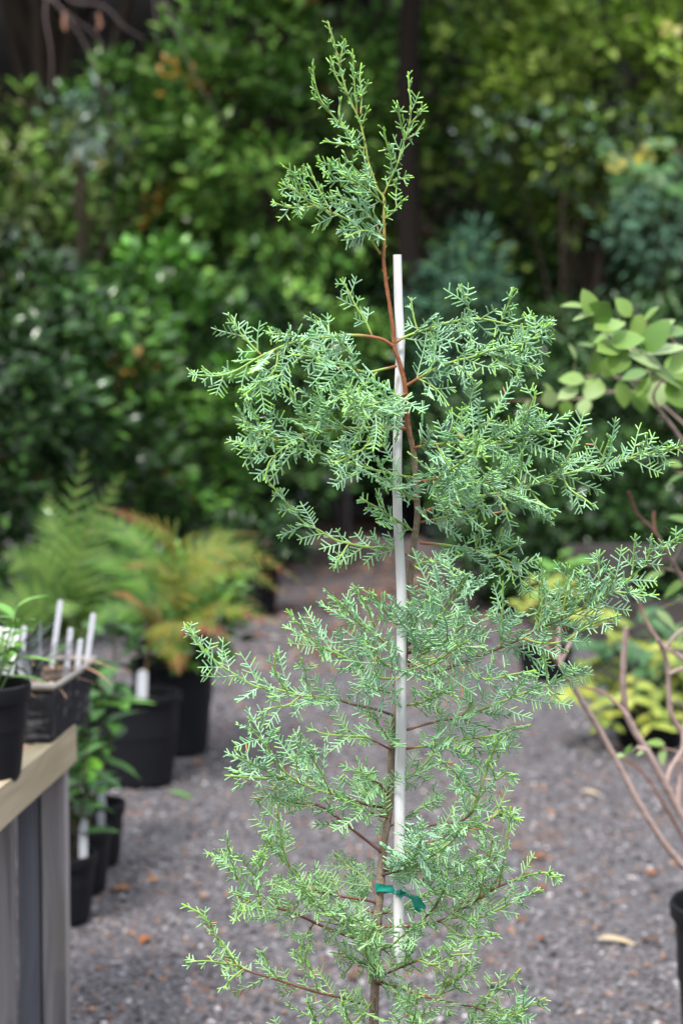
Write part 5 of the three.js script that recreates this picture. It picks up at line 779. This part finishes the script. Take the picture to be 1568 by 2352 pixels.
{ // bamboo cane
  const D0 = 2.0, ST = [[908, 3300, 12], [914, 2800, 12.2], [914, 2331, 12], [915, 2199, 11.8], [915, 2034, 11.6], [917, 1936, 11.4], [918, 1778, 11.2], [921, 1650, 11], [921, 1547, 10.8], [922, 1400, 10.3], [919, 1297, 10], [913, 1195, 9.7], [912, 1127, 9.6], [912, 1042, 9.5], [916, 881, 9.4], [919, 780, 9.2], [915, 700, 9], [912, 585, 8.8]];
  const base = V(gx(908, D0), 0, -D0), t = thing('bamboo_stake', 'pale grey bamboo cane standing upright beside the sapling stem', 'stake', null, base), P = curve(ST.map(([x, y]) => at(x, y, D0).sub(base)), 200), Y = curve(ST.map(([, y, w]) => V(y, w, 0)), 200), nodes = [782, 1127, 1545, 1990, 2440, 2900];
  const mb = new MB(), rad = Y.map((v) => { let r = v.y * 0.0005; for (const n of nodes) { const d = (v.x - n) / 7; r *= 1 + 0.13 * Math.exp(-d * d); } return r; });
  mb.tube(P, rad, 16, [1, 1, 1], false);
  const map = texture(64, 1024, (u, v) => { const f = vnoise(u * 26, v * 8, 26, 8), s = vnoise(u * 7 + 3, v * 30, 7, 30), b = vnoise(u * 3, v * 9 + 5, 3, 9); let k = mix3([0.58, 0.58, 0.615], [0.68, 0.685, 0.72], f); k = mix3(k, [0.42, 0.38, 0.38], clamp((s - 0.72) * 2.2, 0, 0.6)); return mix3(k, [0.44, 0.37, 0.37], clamp((b - 0.55) * 1.6, 0, 0.5)); }, true, [1, 0.9]);
  put('culm', mb.geo(), std({ map, roughness: 0.55 }), t);
  for (const n of nodes) { const k = Y.findIndex((v) => v.x < n), g = new THREE.TorusGeometry(rad[k] * 0.99, 0.00055, 6, 20); const o = put('node_ring', g, std({ color: rgb(0.45, 0.4, 0.36), roughness: 0.7 }), t); o.position.copy(P[k]); o.rotation.x = Math.PI / 2; }
  const c = new THREE.CircleGeometry(rad[200] , 20); const o = put('cut_end', c, std({ color: rgb(0.6, 0.56, 0.5), roughness: 0.8 }), t); o.position.copy(P[200]); o.rotation.x = -Math.PI / 2;
}
{ // green plastic tie round stem and cane
  const D0 = 2.0, c = at(892, 2045, D0), t = thing('plant_tie', 'teal green plastic tie knotted round stem and bamboo cane', 'tie', null, c), W = (x, y, z) => at(x, y, D0 - z).sub(c);
  const ribbon = (name, pts, w, nor, twist = 0) => {
    const n = 40, P = curve(pts, n), mb = new MB();
    for (let k = 0; k <= n; k++) {
      const ax = V().subVectors(P[Math.min(n, k + 1)], P[Math.max(0, k - 1)]).normalize(), N = nor(k / n, P[k]), s = V().crossVectors(ax, N).normalize().applyAxisAngle(ax, twist * (k / n)), ww = w(k / n), nn = V().crossVectors(s, ax);
      for (const e of [-1, -0.4, 0.3, 1]) mb.v(V().copy(P[k]).addScaledVector(s, ww * e * 0.5).addScaledVector(nn, 0.0008 * Math.sin(e * 3 + k * 0.4)), nn, [1, 1, 1]);
    }
    for (let k = 0; k < n; k++) for (let e = 0; e < 3; e++) { const a = k * 4 + e; mb.i.push(a, a + 4, a + 1, a + 1, a + 4, a + 5); }
    const g = mb.geo(); g.computeVertexNormals(); put(name, g, M.tie, t);
  };
  const loop = []; for (let k = 0; k <= 20; k++) { const a = k / 20 * Math.PI * 2 + 0.3, x = 893 + Math.cos(a) * 31, z = -0.004 + Math.sin(a) * 0.0085; loop.push(W(x, 2041 + (x - 870) * 0.06 + 3 * Math.sin(a * 2), z)); }
  ribbon('loop', loop, (s) => 0.0085 - 0.003 * Math.sin(s * 9) * 0.6, (s, p) => V(p.x, 0, p.z + 0.004).normalize());
  ribbon('tail', [W(905, 2050, 0.0075), W(922, 2051, 0.009), W(936, 2057, 0.012), W(952, 2065, 0.016), W(963, 2082, 0.018), W(968, 2094, 0.017)], (s) => s < 0.35 ? 0.0045 : s < 0.55 ? 0.003 + (s - 0.35) * 0.01 : 0.008 + 0.004 * Math.sin((s - 0.55) * 5) - Math.max(0, s - 0.9) * 0.05, () => V(0.3, 0.35, 1).normalize(), 0.5);
  const k = new THREE.TorusKnotGeometry(0.0022, 0.0012, 40, 6, 2, 3), o = put('knot', k, M.tie, t); o.position.copy(W(921, 2052, 0.0085));
}
renderer.render(scene, camera);
